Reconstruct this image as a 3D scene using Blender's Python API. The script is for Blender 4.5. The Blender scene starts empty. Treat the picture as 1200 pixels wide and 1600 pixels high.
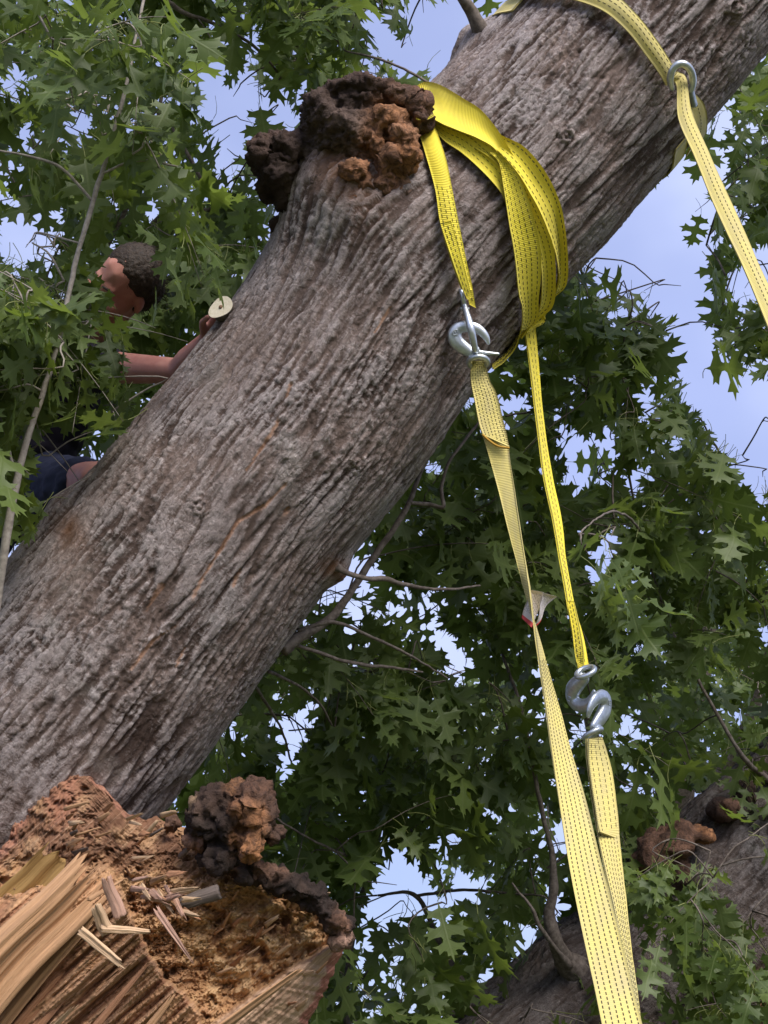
import bpy, bmesh, math, random
import numpy as np
from mathutils import Vector, Matrix
from mathutils.bvhtree import BVHTree
random.seed(7)
RNG = np.random.default_rng(11)
SC = bpy.context.scene
COL = SC.collection
R = math.radians

# ------------------------------------------------------------------ camera
PITCH = R(24.0)
CAM = np.array([0.0, 0.0, 1.6])
VFOV = R(40.0)
FPX = 800.0 / math.tan(VFOV / 2)          # focal length in photograph pixels
AX_R = np.array([1.0, 0.0, 0.0])
AX_F = np.array([0.0, math.cos(PITCH), math.sin(PITCH)])
AX_U = np.array([0.0, -math.sin(PITCH), math.cos(PITCH)])
cd = bpy.data.cameras.new('camera'); co = bpy.data.objects.new('camera', cd); COL.objects.link(co)
co.location = CAM; co.rotation_euler = (math.pi / 2 + PITCH, 0, 0)
cd.sensor_fit = 'VERTICAL'; cd.angle = VFOV; cd.clip_end = 1000; cd.clip_start = 0.05
SC.camera = co

# ------------------------------------------------------------------ sky, sun, exposure
SUN_EL, SUN_AZ = R(43), R(152)            # azimuth clockwise from +Y: behind the camera, to the right
w = bpy.data.worlds.new('World'); SC.world = w; w.use_nodes = True
nt = w.node_tree; nt.nodes.clear()
sky = nt.nodes.new('ShaderNodeTexSky'); sky.sky_type = 'NISHITA'; sky.sun_disc = False
sky.sun_elevation = SUN_EL; sky.sun_rotation = SUN_AZ; sky.air_density = 1.0; sky.dust_density = 2.0; sky.ozone_density = 2.5
tc = nt.nodes.new('ShaderNodeTexCoord'); mp = nt.nodes.new('ShaderNodeMapping'); mp.inputs['Scale'].default_value = (1, 1, 1.5)
nz = nt.nodes.new('ShaderNodeTexNoise'); nz.inputs['Scale'].default_value = 2.2; nz.inputs['Detail'].default_value = 5; nz.inputs['Roughness'].default_value = .5
cr = nt.nodes.new('ShaderNodeMapRange'); cr.inputs[1].default_value = .35; cr.inputs[2].default_value = .75; cr.inputs[3].default_value = .55; cr.inputs[4].default_value = .9
mx = nt.nodes.new('ShaderNodeMix'); mx.data_type = 'RGBA'; mx.inputs['B'].default_value = (4.5, 5.2, 8.8, 1)   # thin lavender cloud veil
bg = nt.nodes.new('ShaderNodeBackground'); bg.inputs['Strength'].default_value = 0.075
wo = nt.nodes.new('ShaderNodeOutputWorld')
L = nt.links.new
L(tc.outputs['Generated'], mp.inputs[0]); L(mp.outputs[0], nz.inputs['Vector']); L(nz.outputs['Fac'], cr.inputs[0])
nz2 = nt.nodes.new('ShaderNodeTexNoise'); nz2.inputs['Scale'].default_value = 3.2; nz2.inputs['Detail'].default_value = 4; nz2.inputs['Roughness'].default_value = .5; L(mp.outputs[0], nz2.inputs['Vector'])
cr2 = nt.nodes.new('ShaderNodeMapRange'); cr2.interpolation_type = 'SMOOTHSTEP'; cr2.inputs[1].default_value = .40; cr2.inputs[2].default_value = .66; cr2.inputs[3].default_value = 0; cr2.inputs[4].default_value = .42; L(nz2.outputs['Fac'], cr2.inputs[0])
mx2 = nt.nodes.new('ShaderNodeMix'); mx2.data_type = 'RGBA'; mx2.inputs['B'].default_value = (6.6, 7.3, 9.6, 1)          # soft pale cloud
L(cr.outputs[0], mx.inputs['Factor']); L(sky.outputs[0], mx.inputs['A']); L(mx.outputs['Result'], mx2.inputs['A']); L(cr2.outputs[0], mx2.inputs['Factor']); L(mx2.outputs['Result'], bg.inputs['Color']); L(bg.outputs[0], wo.inputs['Surface'])
sd = bpy.data.lights.new('sun', 'SUN'); sd.energy = 3.0; sd.angle = R(34); sd.color = (1.0, .95, .88)
so = bpy.data.objects.new('sun', sd); COL.objects.link(so)
sdir = Vector((math.sin(SUN_AZ) * math.cos(SUN_EL), math.cos(SUN_AZ) * math.cos(SUN_EL), math.sin(SUN_EL)))
so.rotation_euler = sdir.to_track_quat('Z', 'Y').to_euler(); so.location = (0, -5, 12)
SC.view_settings.view_transform = 'Standard'; SC.view_settings.look = 'None'
SC.view_settings.exposure = 0.88; SC.view_settings.gamma = 1.0; SC.view_settings.use_curve_mapping = False
SC.render.engine = 'CYCLES'
try:
    SC.cycles.max_bounces = 4; SC.cycles.diffuse_bounces = 3; SC.cycles.glossy_bounces = 2; SC.cycles.transmission_bounces = 4
except Exception: pass

# ------------------------------------------------------------------ helpers
def at(px, py, d):
    """point of the place seen at photograph pixel (px, py), d metres deep"""
    return CAM + d * (AX_F + (px - 600) / FPX * AX_R + (800 - py) / FPX * AX_U)
def atn(px, py, d):
    px = np.asarray(px, float); py = np.asarray(py, float); d = np.asarray(d, float)
    return CAM + d[..., None] * (AX_F + ((px - 600) / FPX)[..., None] * AX_R + ((800 - py) / FPX)[..., None] * AX_U)
def proj(P):
    q = np.asarray(P) - CAM; d = q @ AX_F; d = np.where(np.abs(d) < 1e-3, 1e-3, d)
    return 600 + (q @ AX_R) / d * FPX, 800 - (q @ AX_U) / d * FPX, d
def nrm(v):
    v = np.asarray(v, float); return v / np.maximum(np.linalg.norm(v, axis=-1, keepdims=True), 1e-9)
_perm = np.random.default_rng(5).permutation(256).astype(np.int64); _perm = np.concatenate([_perm, _perm, _perm])
_g3 = nrm(np.random.default_rng(6).normal(size=(256, 3)))
def pn(x, y, z=0.0):
    """gradient noise, about -0.7..0.7"""
    x, y, z = np.broadcast_arrays(np.asarray(x, float), np.asarray(y, float), np.asarray(z, float))
    xi = np.floor(x).astype(np.int64); yi = np.floor(y).astype(np.int64); zi = np.floor(z).astype(np.int64)
    fx, fy, fz = x - xi, y - yi, z - zi
    s = lambda t: t * t * t * (t * (t * 6 - 15) + 10)
    ux, uy, uz = s(fx), s(fy), s(fz)
    def g(a, b, c):
        h = _perm[_perm[_perm[(xi + a) & 255] + ((yi + b) & 255)] + ((zi + c) & 255)]
        G = _g3[h]
        return G[..., 0] * (fx - a) + G[..., 1] * (fy - b) + G[..., 2] * (fz - c)
    l = lambda a, b, t: a + (b - a) * t
    return l(l(l(g(0,0,0), g(1,0,0), ux), l(g(0,1,0), g(1,1,0), ux), uy), l(l(g(0,0,1), g(1,0,1), ux), l(g(0,1,1), g(1,1,1), ux), uy), uz)
def fbm(x, y, z=0.0, o=4, gain=.5):
    a, t, f = 1.0, 0.0, 1.0
    for i in range(o):
        t = t + a * pn(np.asarray(x) * f + 17.3 * i, np.asarray(y) * f + 5.1 * i, np.asarray(z) * f + 9.7 * i); a *= gain; f *= 2.03
    return t
def sstep(a, b, x):
    t = np.clip((x - a) / (b - a), 0, 1); return t * t * (3 - 2 * t)
def worley(x, y):
    """cellular noise: nearest, second nearest distance and a random value per cell"""
    xi = np.floor(x).astype(np.int64); yi = np.floor(y).astype(np.int64); a = np.full(x.shape, 9.0); b = np.full(x.shape, 9.0); c = np.zeros(x.shape)
    for i in (-1, 0, 1):
        for j in (-1, 0, 1):
            h = _perm[_perm[(xi + i) & 255] + ((yi + j) & 255)]; d = np.hypot(xi + i + _perm[h + 1] / 255.0 - x, yi + j + _perm[h + 77] / 255.0 - y)
            nr = d < a; b = np.where(nr, a, np.minimum(b, d)); c = np.where(nr, h / 255.0, c); a = np.where(nr, d, a)
    return a, b, c
def catmull(pts, n):
    P = np.asarray(pts, float); k = len(P)
    P = np.vstack([2 * P[0] - P[1], P, 2 * P[-1] - P[-2]])
    t = np.linspace(0, k - 1 - 1e-9, n); i = np.floor(t).astype(int); f = (t - i)[:, None]
    a, b, c, d = P[i], P[i + 1], P[i + 2], P[i + 3]
    return .5 * ((2 * b) + (-a + c) * f + (2 * a - 5 * b + 4 * c - d) * f ** 2 + (-a + 3 * b - 3 * c + d) * f ** 3)
def mesh_np(name, V, F, mat=None, smooth=True):
    """mesh from vertex array and a face array (or list of face arrays of one size each)"""
    me = bpy.data.meshes.new(name)
    Fs = F if isinstance(F, list) else [F]
    Fs = [np.asarray(f, np.int32) for f in Fs if len(f)]
    V = np.asarray(V, np.float32)
    me.vertices.add(len(V)); me.vertices.foreach_set('co', V.ravel())
    nl = sum(f.size for f in Fs); npoly = sum(len(f) for f in Fs)
    me.loops.add(nl); me.polygons.add(npoly)
    me.loops.foreach_set('vertex_index', np.concatenate([f.ravel() for f in Fs]))
    ls = []; st = 0
    for f in Fs:
        ls.append(st + np.arange(len(f)) * f.shape[1]); st += f.size
    me.polygons.foreach_set('loop_start', np.concatenate(ls).astype(np.int32))
    if smooth: me.polygons.foreach_set('use_smooth', np.ones(npoly, bool))
    me.update(calc_edges=True); me.validate()
    if mat: me.materials.append(mat)
    return me
def attr_f(me, name, vals):
    a = me.attributes.new(name, 'FLOAT', 'POINT'); a.data.foreach_set('value', np.asarray(vals, np.float32).ravel())
def attr_c(me, name, rgb):
    a = me.attributes.new(name, 'FLOAT_COLOR', 'POINT'); rgb = np.asarray(rgb, np.float32)
    a.data.foreach_set('color', np.hstack([rgb, np.ones((len(rgb), 1), np.float32)]).ravel())
def uv_pt(me, uv):
    """uv given per vertex"""
    idx = np.empty(len(me.loops), np.int32); me.loops.foreach_get('vertex_index', idx)
    l = me.uv_layers.new(name='UVMap'); l.data.foreach_set('uv', np.asarray(uv, np.float32)[idx].ravel())
def link(name, me, parent=None):
    o = bpy.data.objects.new(name, me); COL.objects.link(o)
    if parent: o.parent = parent
    return o
def thing(name, label, cat, group=None):
    o = bpy.data.objects.new(name, None); COL.objects.link(o); o.empty_display_size = .1
    return tag(o, label, cat, group)
def tag(o, label, cat, group=None):
    o['label'] = label; o['category'] = cat
    if group: o['group'] = group
    return o
def grid_faces(nu, nv, wrap=False):
    i = np.arange(nu - 1)[:, None]; j = np.arange(nv if wrap else nv - 1)[None, :]
    a = i * nv + j; b = i * nv + (j + 1) % nv; c = (i + 1) * nv + (j + 1) % nv; d = (i + 1) * nv + j
    return np.stack([a, b, c, d], -1).reshape(-1, 4)
def tube(pts, rad, k=8, n=None):
    """V, F of a tapered tube along a smooth path"""
    pts = np.asarray(pts, float); rad = np.asarray(rad, float)
    if rad.ndim == 0: rad = np.full(len(pts), float(rad))
    n = n or len(pts) * 5
    C = catmull(np.hstack([pts, rad[:, None]]), n); r = np.maximum(C[:, 3], 1e-4); C = C[:, :3]
    T = nrm(np.gradient(C, axis=0)); up = np.array([.31, .22, .92]); 
    A = np.zeros_like(T); a = nrm(np.cross(T[0], up))
    for i in range(n):
        a = nrm(a - T[i] * (a @ T[i])); A[i] = a
    B = np.cross(T, A); th = np.linspace(0, 2 * math.pi, k, endpoint=False)
    V = C[:, None] + r[:, None, None] * (np.cos(th)[None, :, None] * A[:, None] + np.sin(th)[None, :, None] * B[:, None])
    V = np.vstack([V.reshape(-1, 3), C[:1], C[-1:]])
    F = grid_faces(n, k, True); e = (n - 1) * k; j = np.arange(k)
    caps = np.vstack([np.stack([np.full(k, n * k), (j + 1) % k, j], 1), np.stack([np.full(k, n * k + 1), e + j, e + (j + 1) % k], 1)])
    return V, F, caps
def tubes_mesh(name, lst, mat):
    Vs, Q, T, o = [], [], [], 0
    for (V, F, c) in lst:
        Vs.append(V); Q.append(F + o); T.append(c + o); o += len(V)
    return mesh_np(name, np.vstack(Vs), [np.vstack(Q), np.vstack(T)], mat)
_ico = {}
def ico(sub):
    if sub not in _ico:
        bm = bmesh.new(); bmesh.ops.create_icosphere(bm, subdivisions=sub, radius=1)
        bm.verts.ensure_lookup_table()
        _ico[sub] = (np.array([v.co[:] for v in bm.verts]), np.array([[v.index for v in f.verts] for f in bm.faces])); bm.free()
    return _ico[sub]
def fuse(balls, voxel, sub=2, smooth_iter=2):
    """one continuous surface around overlapping balls / ellipsoids: (centre, radius or 3x3 matrix)"""
    v0, f0 = ico(sub); Vs, Fs, o = [], [], 0
    for c, r in balls:
        M = np.asarray(r, float)
        Vs.append((v0 * M if M.ndim == 0 else v0 @ M) + np.asarray(c)); Fs.append(f0 + o); o += len(v0)
    me = mesh_np('tmp', np.vstack(Vs), np.vstack(Fs))
    ob = bpy.data.objects.new('tmp', me); COL.objects.link(ob)
    m = ob.modifiers.new('r', 'REMESH'); m.mode = 'VOXEL'; m.voxel_size = voxel; m.use_smooth_shade = True
    if smooth_iter:
        s = ob.modifiers.new('s', 'SMOOTH'); s.iterations = smooth_iter; s.factor = .5
    bpy.context.view_layer.update()
    out = bpy.data.meshes.new_from_object(ob.evaluated_get(bpy.context.evaluated_depsgraph_get()))
    bpy.data.objects.remove(ob); bpy.data.meshes.remove(me)
    return out
def bone(p0, r0, p1, r1):
    p0, p1 = np.asarray(p0, float), np.asarray(p1, float); l = np.linalg.norm(p1 - p0)
    n = max(2, int(l / (0.4 * min(r0, r1))) + 1)
    return [(p0 + (p1 - p0) * t, r0 + (r1 - r0) * t) for t in np.linspace(0, 1, n)]
def get_co(me):
    V = np.empty(len(me.vertices) * 3, np.float32); me.vertices.foreach_get('co', V); return V.reshape(-1, 3).astype(float)
def get_no(me):
    V = np.empty(len(me.vertices) * 3, np.float32); me.vertices.foreach_get('normal', V); return V.reshape(-1, 3).astype(float)
def set_co(me, V):
    me.vertices.foreach_set('co', np.asarray(V, np.float32).ravel()); me.update()

# ------------------------------------------------------------------ materials
class NM:
    def __init__(s, name):
        s.m = bpy.data.materials.new(name); s.m.use_nodes = True; s.t = s.m.node_tree
        s.b = s.t.nodes['Principled BSDF']; s.out = s.t.nodes['Material Output']
    def n(s, typ, **kw):
        x = s.t.nodes.new(typ)
        for k, v in kw.items():
            if k.startswith('i_'):
                key = k[2:]; x.inputs[int(key) if key.isdigit() else key.replace('_', ' ')].default_value = v
            else: setattr(x, k, v)
        return x
    def l(s, a, b): s.t.links.new(a, b)
    def attr(s, name, out='Fac'): x = s.n('ShaderNodeAttribute'); x.attribute_name = name; return x.outputs[out]
    def coord(s, kind='UV', scale=(1, 1, 1), rot=(0, 0, 0)):
        c = s.n('ShaderNodeTexCoord'); m = s.n('ShaderNodeMapping'); m.inputs['Scale'].default_value = scale; m.inputs['Rotation'].default_value = rot
        s.l(c.outputs[kind], m.inputs[0]); return m.outputs[0]
    def noise(s, vec, scale, detail=3, rough=.5, dist=0.0):
        x = s.n('ShaderNodeTexNoise'); x.inputs['Scale'].default_value = scale; x.inputs['Detail'].default_value = detail
        x.inputs['Roughness'].default_value = rough; x.inputs['Distortion'].default_value = dist; s.l(vec, x.inputs['Vector']); return x.outputs['Fac']
    def rng(s, f, a, b, c=0.0, d=1.0):
        x = s.n('ShaderNodeMapRange'); s.l(f, x.inputs[0])
        for i, v in zip((1, 2, 3, 4), (a, b, c, d)): x.inputs[i].default_value = v
        return x.outputs[0]
    def mix(s, f, a, b, mode='MIX'):
        x = s.n('ShaderNodeMix'); x.data_type = 'RGBA'; x.blend_type = mode
        for v, key in ((f, 'Factor'), (a, 'A'), (b, 'B')):
            sock = [q for q in x.inputs if q.name == key and q.enabled][0]
            if isinstance(v, (int, float)): sock.default_value = v
            elif isinstance(v, tuple): sock.default_value = (*v, 1)
            else: s.l(v, sock)
        return [q for q in x.outputs if q.enabled][0]
    def math(s, op, a, b=None):
        x = s.n('ShaderNodeMath'); x.operation = op
        for i, v in enumerate((a, b)):
            if v is None: continue
            if isinstance(v, (int, float)): x.inputs[i].default_value = v
            else: s.l(v, x.inputs[i])
        return x.outputs[0]
    def bump(s, h, strength=.5, dist=.01, prev=None):
        x = s.n('ShaderNodeBump'); x.inputs['Strength'].default_value = strength; x.inputs['Distance'].default_value = dist
        s.l(h, x.inputs['Height'])
        if prev is not None: s.l(prev, x.inputs['Normal'])
        return x.outputs[0]
    def done(s, col=None, rough=.8, normal=None, spec=.3, metal=0.0):
        if col is not None:
            if isinstance(col, tuple): s.b.inputs['Base Color'].default_value = (*col, 1)
            else: s.l(col, s.b.inputs['Base Color'])
        if isinstance(rough, (int, float)): s.b.inputs['Roughness'].default_value = rough
        else: s.l(rough, s.b.inputs['Roughness'])
        s.b.inputs['Specular IOR Level'].default_value = spec; s.b.inputs['Metallic'].default_value = metal
        if normal is not None: s.l(normal, s.b.inputs['Normal'])
        return s.m
def m_bark(name, plate, furrow, inner, seed=0.0):
    q = NM(name); uv = q.coord('UV'); uvs = q.coord('UV', (9, 85, 1)); uvc = q.coord('UV', (42, 75, 1))
    fur = q.attr('plate'); inn = q.attr('inner'); stain = q.attr('stain')
    n1 = q.noise(uvs, 1.0, 4, .6); n2 = q.noise(uv, 5.0, 4, .55); n3 = q.noise(uvc, 1.0, 5, .7, 1.0); n4 = q.noise(q.coord('UV', (150, 95, 1)), 1.0, 4, .7, 1.2)
    vo = q.n('ShaderNodeTexVoronoi', feature='DISTANCE_TO_EDGE'); vo.inputs['Scale'].default_value = 1.0
    wn = q.n('ShaderNodeTexNoise'); wn.inputs['Scale'].default_value = 55; q.l(uv, wn.inputs['Vector'])
    wv = q.n('ShaderNodeVectorMath', operation='MULTIPLY_ADD'); q.l(wn.outputs['Color'], wv.inputs[0]); wv.inputs[1].default_value = (1.6, 1.6, 0); q.l(q.coord('UV', (30, 85, 1)), wv.inputs[2]); q.l(wv.outputs[0], vo.inputs['Vector'])
    crack = q.math('MULTIPLY', q.rng(vo.outputs['Distance'], .0, .16, 1, 0), q.rng(n2, .35, .6, .35, 1))
    f = q.math('ADD', fur, q.math('MULTIPLY', q.math('SUBTRACT', n3, .5), 1.0))
    f = q.math('ADD', f, q.math('MULTIPLY', q.math('SUBTRACT', n1, .5), 1.2))
    f = q.math('ADD', f, q.math('MULTIPLY', q.math('SUBTRACT', n4, .5), 1.5))
    c = q.mix(q.rng(f, .20, .80), furrow, plate)
    pale = tuple(min(1, v * 1.45 + .02) for v in plate); warm = (plate[0] * .84, plate[1] * .72, plate[2] * .64)
    c = q.mix(q.rng(n2, .42, .68, 0, .75), c, warm)
    c = q.mix(q.math('MULTIPLY', q.rng(n3, .50, .66), q.rng(f, .45, .9, 0, .85)), c, pale)
    c = q.mix(q.rng(q.noise(uv, 2.6, 5, .6, .6), .52, .70, 0, .55), c, tuple(v * .55 for v in warm)); c = q.mix(q.rng(q.noise(uv, 3.7, 4, .6), .58, .72, 0, .35), c, (.40, .40, .37))
    c = q.mix(q.math('MULTIPLY', crack, .38), c, furrow)
    c = q.mix(q.math('MULTIPLY', inn, q.rng(n3, .3, .6, .45, 1)), c, inner)
    c = q.mix(q.math('MULTIPLY', stain, q.rng(n1, .3, .65, .5, 1)), c, (.17, .082, .042))
    b = q.bump(n3, .8, .007); b = q.bump(n1, .7, .007, b); b = q.bump(q.math('SUBTRACT', 1.0, crack), .5, .003, b); b = q.bump(n4, .9, .007, b)
    return q.done(c, .9, b, .15)
M_BARK = m_bark('grey_bark', (.350, .302, .292), (.085, .058, .048), (.50, .285, .185))
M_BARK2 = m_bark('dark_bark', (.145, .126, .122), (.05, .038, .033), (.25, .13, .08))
def m_burl():
    q = NM('burl_wood'); v = q.coord('Object'); a = q.attr('tone', 'Color')
    n1 = q.noise(v, 45, 5, .65, 1.2); n2 = q.noise(v, 140, 4, .6, .4); n3 = q.noise(v, 14, 3, .5)
    c = q.mix(q.rng(n1, .40, .66, 0, .8), a, (.035, .022, .018)); c = q.mix(q.rng(n3, .5, .75, 0, .2), c, (.16, .10, .07))
    b = q.bump(n1, .9, .012); b = q.bump(n2, .6, .004, b)
    return q.done(c, .9, b, .2)
M_BURL = m_burl()
def m_torn():
    q = NM('torn_wood'); uv = q.coord('UV', (4, 120, 1)); uv2 = q.coord('UV', (9, 380, 1)); v = q.coord('UV', (30, 30, 1)); a = q.attr('tone', 'Color')
    g1 = q.noise(uv, 1, 5, .6, .35); g2 = q.noise(uv2, 1, 4, .6, .3); n = q.noise(v, 1, 5, .65, .8)
    c = q.mix(q.rng(g1, .35, .60, .5, 0), a, (.15, .068, .034)); c = q.mix(q.rng(g2, .56, .74, 0, .55), c, (.60, .42, .28))
    c = q.mix(q.rng(n, .55, .75, 0, .30), c, (.18, .082, .038))
    b = q.bump(g1, .8, .010); b = q.bump(g2, .5, .004, b); b = q.bump(n, .5, .008, b)
    return q.done(c, .82, b, .25)
M_TORN = m_torn()
def m_splint(name, col):
    q = NM(name); uv = q.coord('UV', (4, 190, 1)); uv2 = q.coord('UV', (11, 560, 1))
    g = q.noise(uv, 1, 5, .65, .1); h = q.noise(uv2, 1, 3, .6)
    c = q.mix(q.rng(g, .36, .60, .6, 0), col, tuple(k * .45 for k in col)); c = q.mix(q.rng(h, .55, .75, 0, .5), c, tuple(min(1, k * 1.35 + .03) for k in col))
    b = q.bump(g, .8, .006); b = q.bump(h, .5, .002, b)
    return q.done(c, .8, b, .25)
M_SP = {k: m_splint('splinter_' + k, c) for k, c in dict(tan=(.48, .275, .145), pale=(.55, .37, .225), pink=(.46, .275, .20), ochre=(.36, .215, .075), dark=(.13, .10, .085), red=(.41, .205, .11)).items()}
def m_leaf(name, base, base2, under):
    q = NM(name); t = q.attr('tint'); oi = q.n('ShaderNodeObjectInfo')
    f = q.math('FRACT', q.math('ADD', t, oi.outputs['Random'])); uv = q.coord('UV')
    sep = q.n('ShaderNodeSeparateXYZ'); q.l(uv, sep.inputs[0])
    ax = q.math('ABSOLUTE', sep.outputs[0]); rib = q.rng(ax, .008, .022, 1, 0)
    side = q.math('FRACT', q.math('MULTIPLY', q.math('SUBTRACT', sep.outputs[1], q.math('MULTIPLY', ax, .7)), 6.0))
    vein = q.math('MULTIPLY', q.rng(q.math('ABSOLUTE', q.math('SUBTRACT', side, .5)), .03, .07, 1, 0), .45)
    n = q.noise(q.coord('UV', (6, 6, 1)), 1, 3)
    c = q.mix(f, base, base2); c = q.mix(q.rng(n, .35, .7, 0, .35), c, tuple(k * .6 for k in base))
    geo = q.n('ShaderNodeNewGeometry'); c = q.mix(q.math('MULTIPLY', geo.outputs['Backfacing'], .55), c, under)
    c = q.mix(q.math('MULTIPLY', q.math('MAXIMUM', rib, vein), .55), c, (.16, .20, .07))
    q.done(c, .48, q.bump(q.math('MAXIMUM', rib, vein), .25, .002), .36)
    tr = q.n('ShaderNodeBsdfTranslucent'); q.l(q.mix(.6, c, (.20, .27, .03)), tr.inputs['Color'])
    mxs = q.n('ShaderNodeMixShader'); mxs.inputs[0].default_value = .48
    q.l(q.b.outputs[0], mxs.inputs[1]); q.l(tr.outputs[0], mxs.inputs[2]); q.l(mxs.outputs[0], q.out.inputs['Surface'])
    return q.m
M_LEAF = m_leaf('oak_leaf', (.062, .100, .022), (.130, .178, .044), (.125, .165, .064))
def m_twig(name, c1, c2):
    q = NM(name); v = q.coord('Object'); n = q.noise(v, 60, 4, .6)
    return q.done(q.mix(q.rng(n, .35, .65), c1, c2), .8, q.bump(n, .5, .004), .25)
M_TWIG = m_twig('twig_bark', (.075, .058, .048), (.17, .14, .12))
M_STEM = m_twig('sapling_bark', (.20, .17, .145), (.33, .29, .25))
M_PET = NM('leaf_stalk').done((.20, .22, .07), .5)
def m_web(name, col, dirt, amt):
    q = NM(name); v = q.coord('UV', (1, 1, 1)); uvr = q.coord('UV', (330, 1, 1)); n = q.noise(q.coord('UV', (8, 25, 1)), 1, 4, .6); n2 = q.noise(q.coord('UV', (500, 900, 1)), 1, 2)
    wv = q.n('ShaderNodeTexWave'); wv.wave_type = 'BANDS'; wv.bands_direction = 'X'; wv.inputs['Scale'].default_value = 62; wv.inputs['Distortion'].default_value = .6
    q.l(v, wv.inputs['Vector'])
    c = q.mix(q.rng(n, .42, .74, 0, amt), col, dirt); c = q.mix(q.rng(wv.outputs['Fac'], 0, .5, .22, 0), c, tuple(k * .62 for k in col)); c = q.mix(q.rng(n2, .3, .6, .14, 0), c, tuple(k * .5 for k in col))
    b = q.bump(wv.outputs['Fac'], .55, .0016); b = q.bump(n2, .3, .001, b)
    q.b.inputs['Sheen Weight'].default_value = .15
    return q.done(c, .68, b, .3)
M_WEB = m_web('bright_yellow_webbing', (.80, .655, .040), (.58, .46, .10), .40)
M_WEBD = m_web('dusty_yellow_webbing', (.60, .50, .150), (.42, .355, .20), .75)
M_THREAD = NM('black_thread').done((.045, .040, .026), .8)
def m_steel():
    q = NM('galvanised_steel'); v = q.coord('Object'); n = q.noise(v, 70, 4, .6); n2 = q.noise(v, 300, 2)
    return q.done(q.mix(q.rng(n, .35, .7), (.62, .66, .70), (.42, .45, .48)), q.rng(n, .3, .7, .30, .48), q.bump(n2, .2, .001), .5, .85)
M_STEEL = m_steel()
def m_skin():
    q = NM('skin'); v = q.coord('Object'); n = q.noise(v, 18, 4, .6); n2 = q.noise(v, 220, 2)
    q.b.inputs['Subsurface Weight'].default_value = .12; q.b.inputs['Subsurface Radius'].default_value = (.012, .005, .003)
    return q.done(q.mix(q.rng(n, .35, .7), (.43, .205, .165), (.34, .135, .11)), .55, q.bump(n2, .2, .001), .35)
M_SKIN = m_skin()
def m_cloth(name, a, b):
    q = NM(name); v = q.coord('Object'); n = q.noise(v, 6, 4); n2 = q.noise(v, 400, 2)
    bb = q.bump(n, .6, .03); return q.done(q.mix(q.rng(n, .3, .7), a, b), .9, q.bump(n2, .3, .001, bb), .2)
M_SHIRT = m_cloth('plum_shirt', (.016, .013, .022), (.030, .024, .036)); M_SHORTS = m_cloth('navy_shorts', (.012, .014, .030), (.030, .034, .062))
def m_hair():
    q = NM('brown_hair'); v = q.coord('Object', (60, 60, 60)); n = q.noise(v, 2, 4, .6, 1)
    return q.done(q.mix(q.rng(n, .35, .65), (.014, .009, .007), (.045, .028, .018)), .6, q.bump(n, .8, .006), .3)
M_HAIR = m_hair()
M_EYE = NM('dark_eye').done((.02, .015, .012), .2)

# ------------------------------------------------------------------ ground (below the picture, lights things from beneath)
def build_ground():
    n = 90; xs = np.linspace(-1, 1, n); xs = np.sign(xs) * np.abs(xs) ** 2.2 * 400
    X, Y = np.meshgrid(xs, xs, indexing='ij'); Z = .12 * fbm(X * .15, Y * .15, 0, 3) * np.exp(-(X ** 2 + Y ** 2) / 4000)
    q = NM('lawn'); v = q.coord('Object'); a = q.noise(v, .7, 4); b = q.noise(v, 40, 4, .7)
    c = q.mix(q.rng(a, .3, .7), (.10, .13, .045), (.17, .155, .075)); c = q.mix(q.rng(b, .35, .7, 0, .6), c, (.06, .085, .03))
    m = q.done(c, .95, q.bump(b, .8, .05), .2)
    o = link('ground', mesh_np('ground', np.stack([X, Y, Z], -1).reshape(-1, 3), grid_faces(n, n)[:, ::-1], m)); o['kind'] = 'structure'
build_ground()

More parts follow.
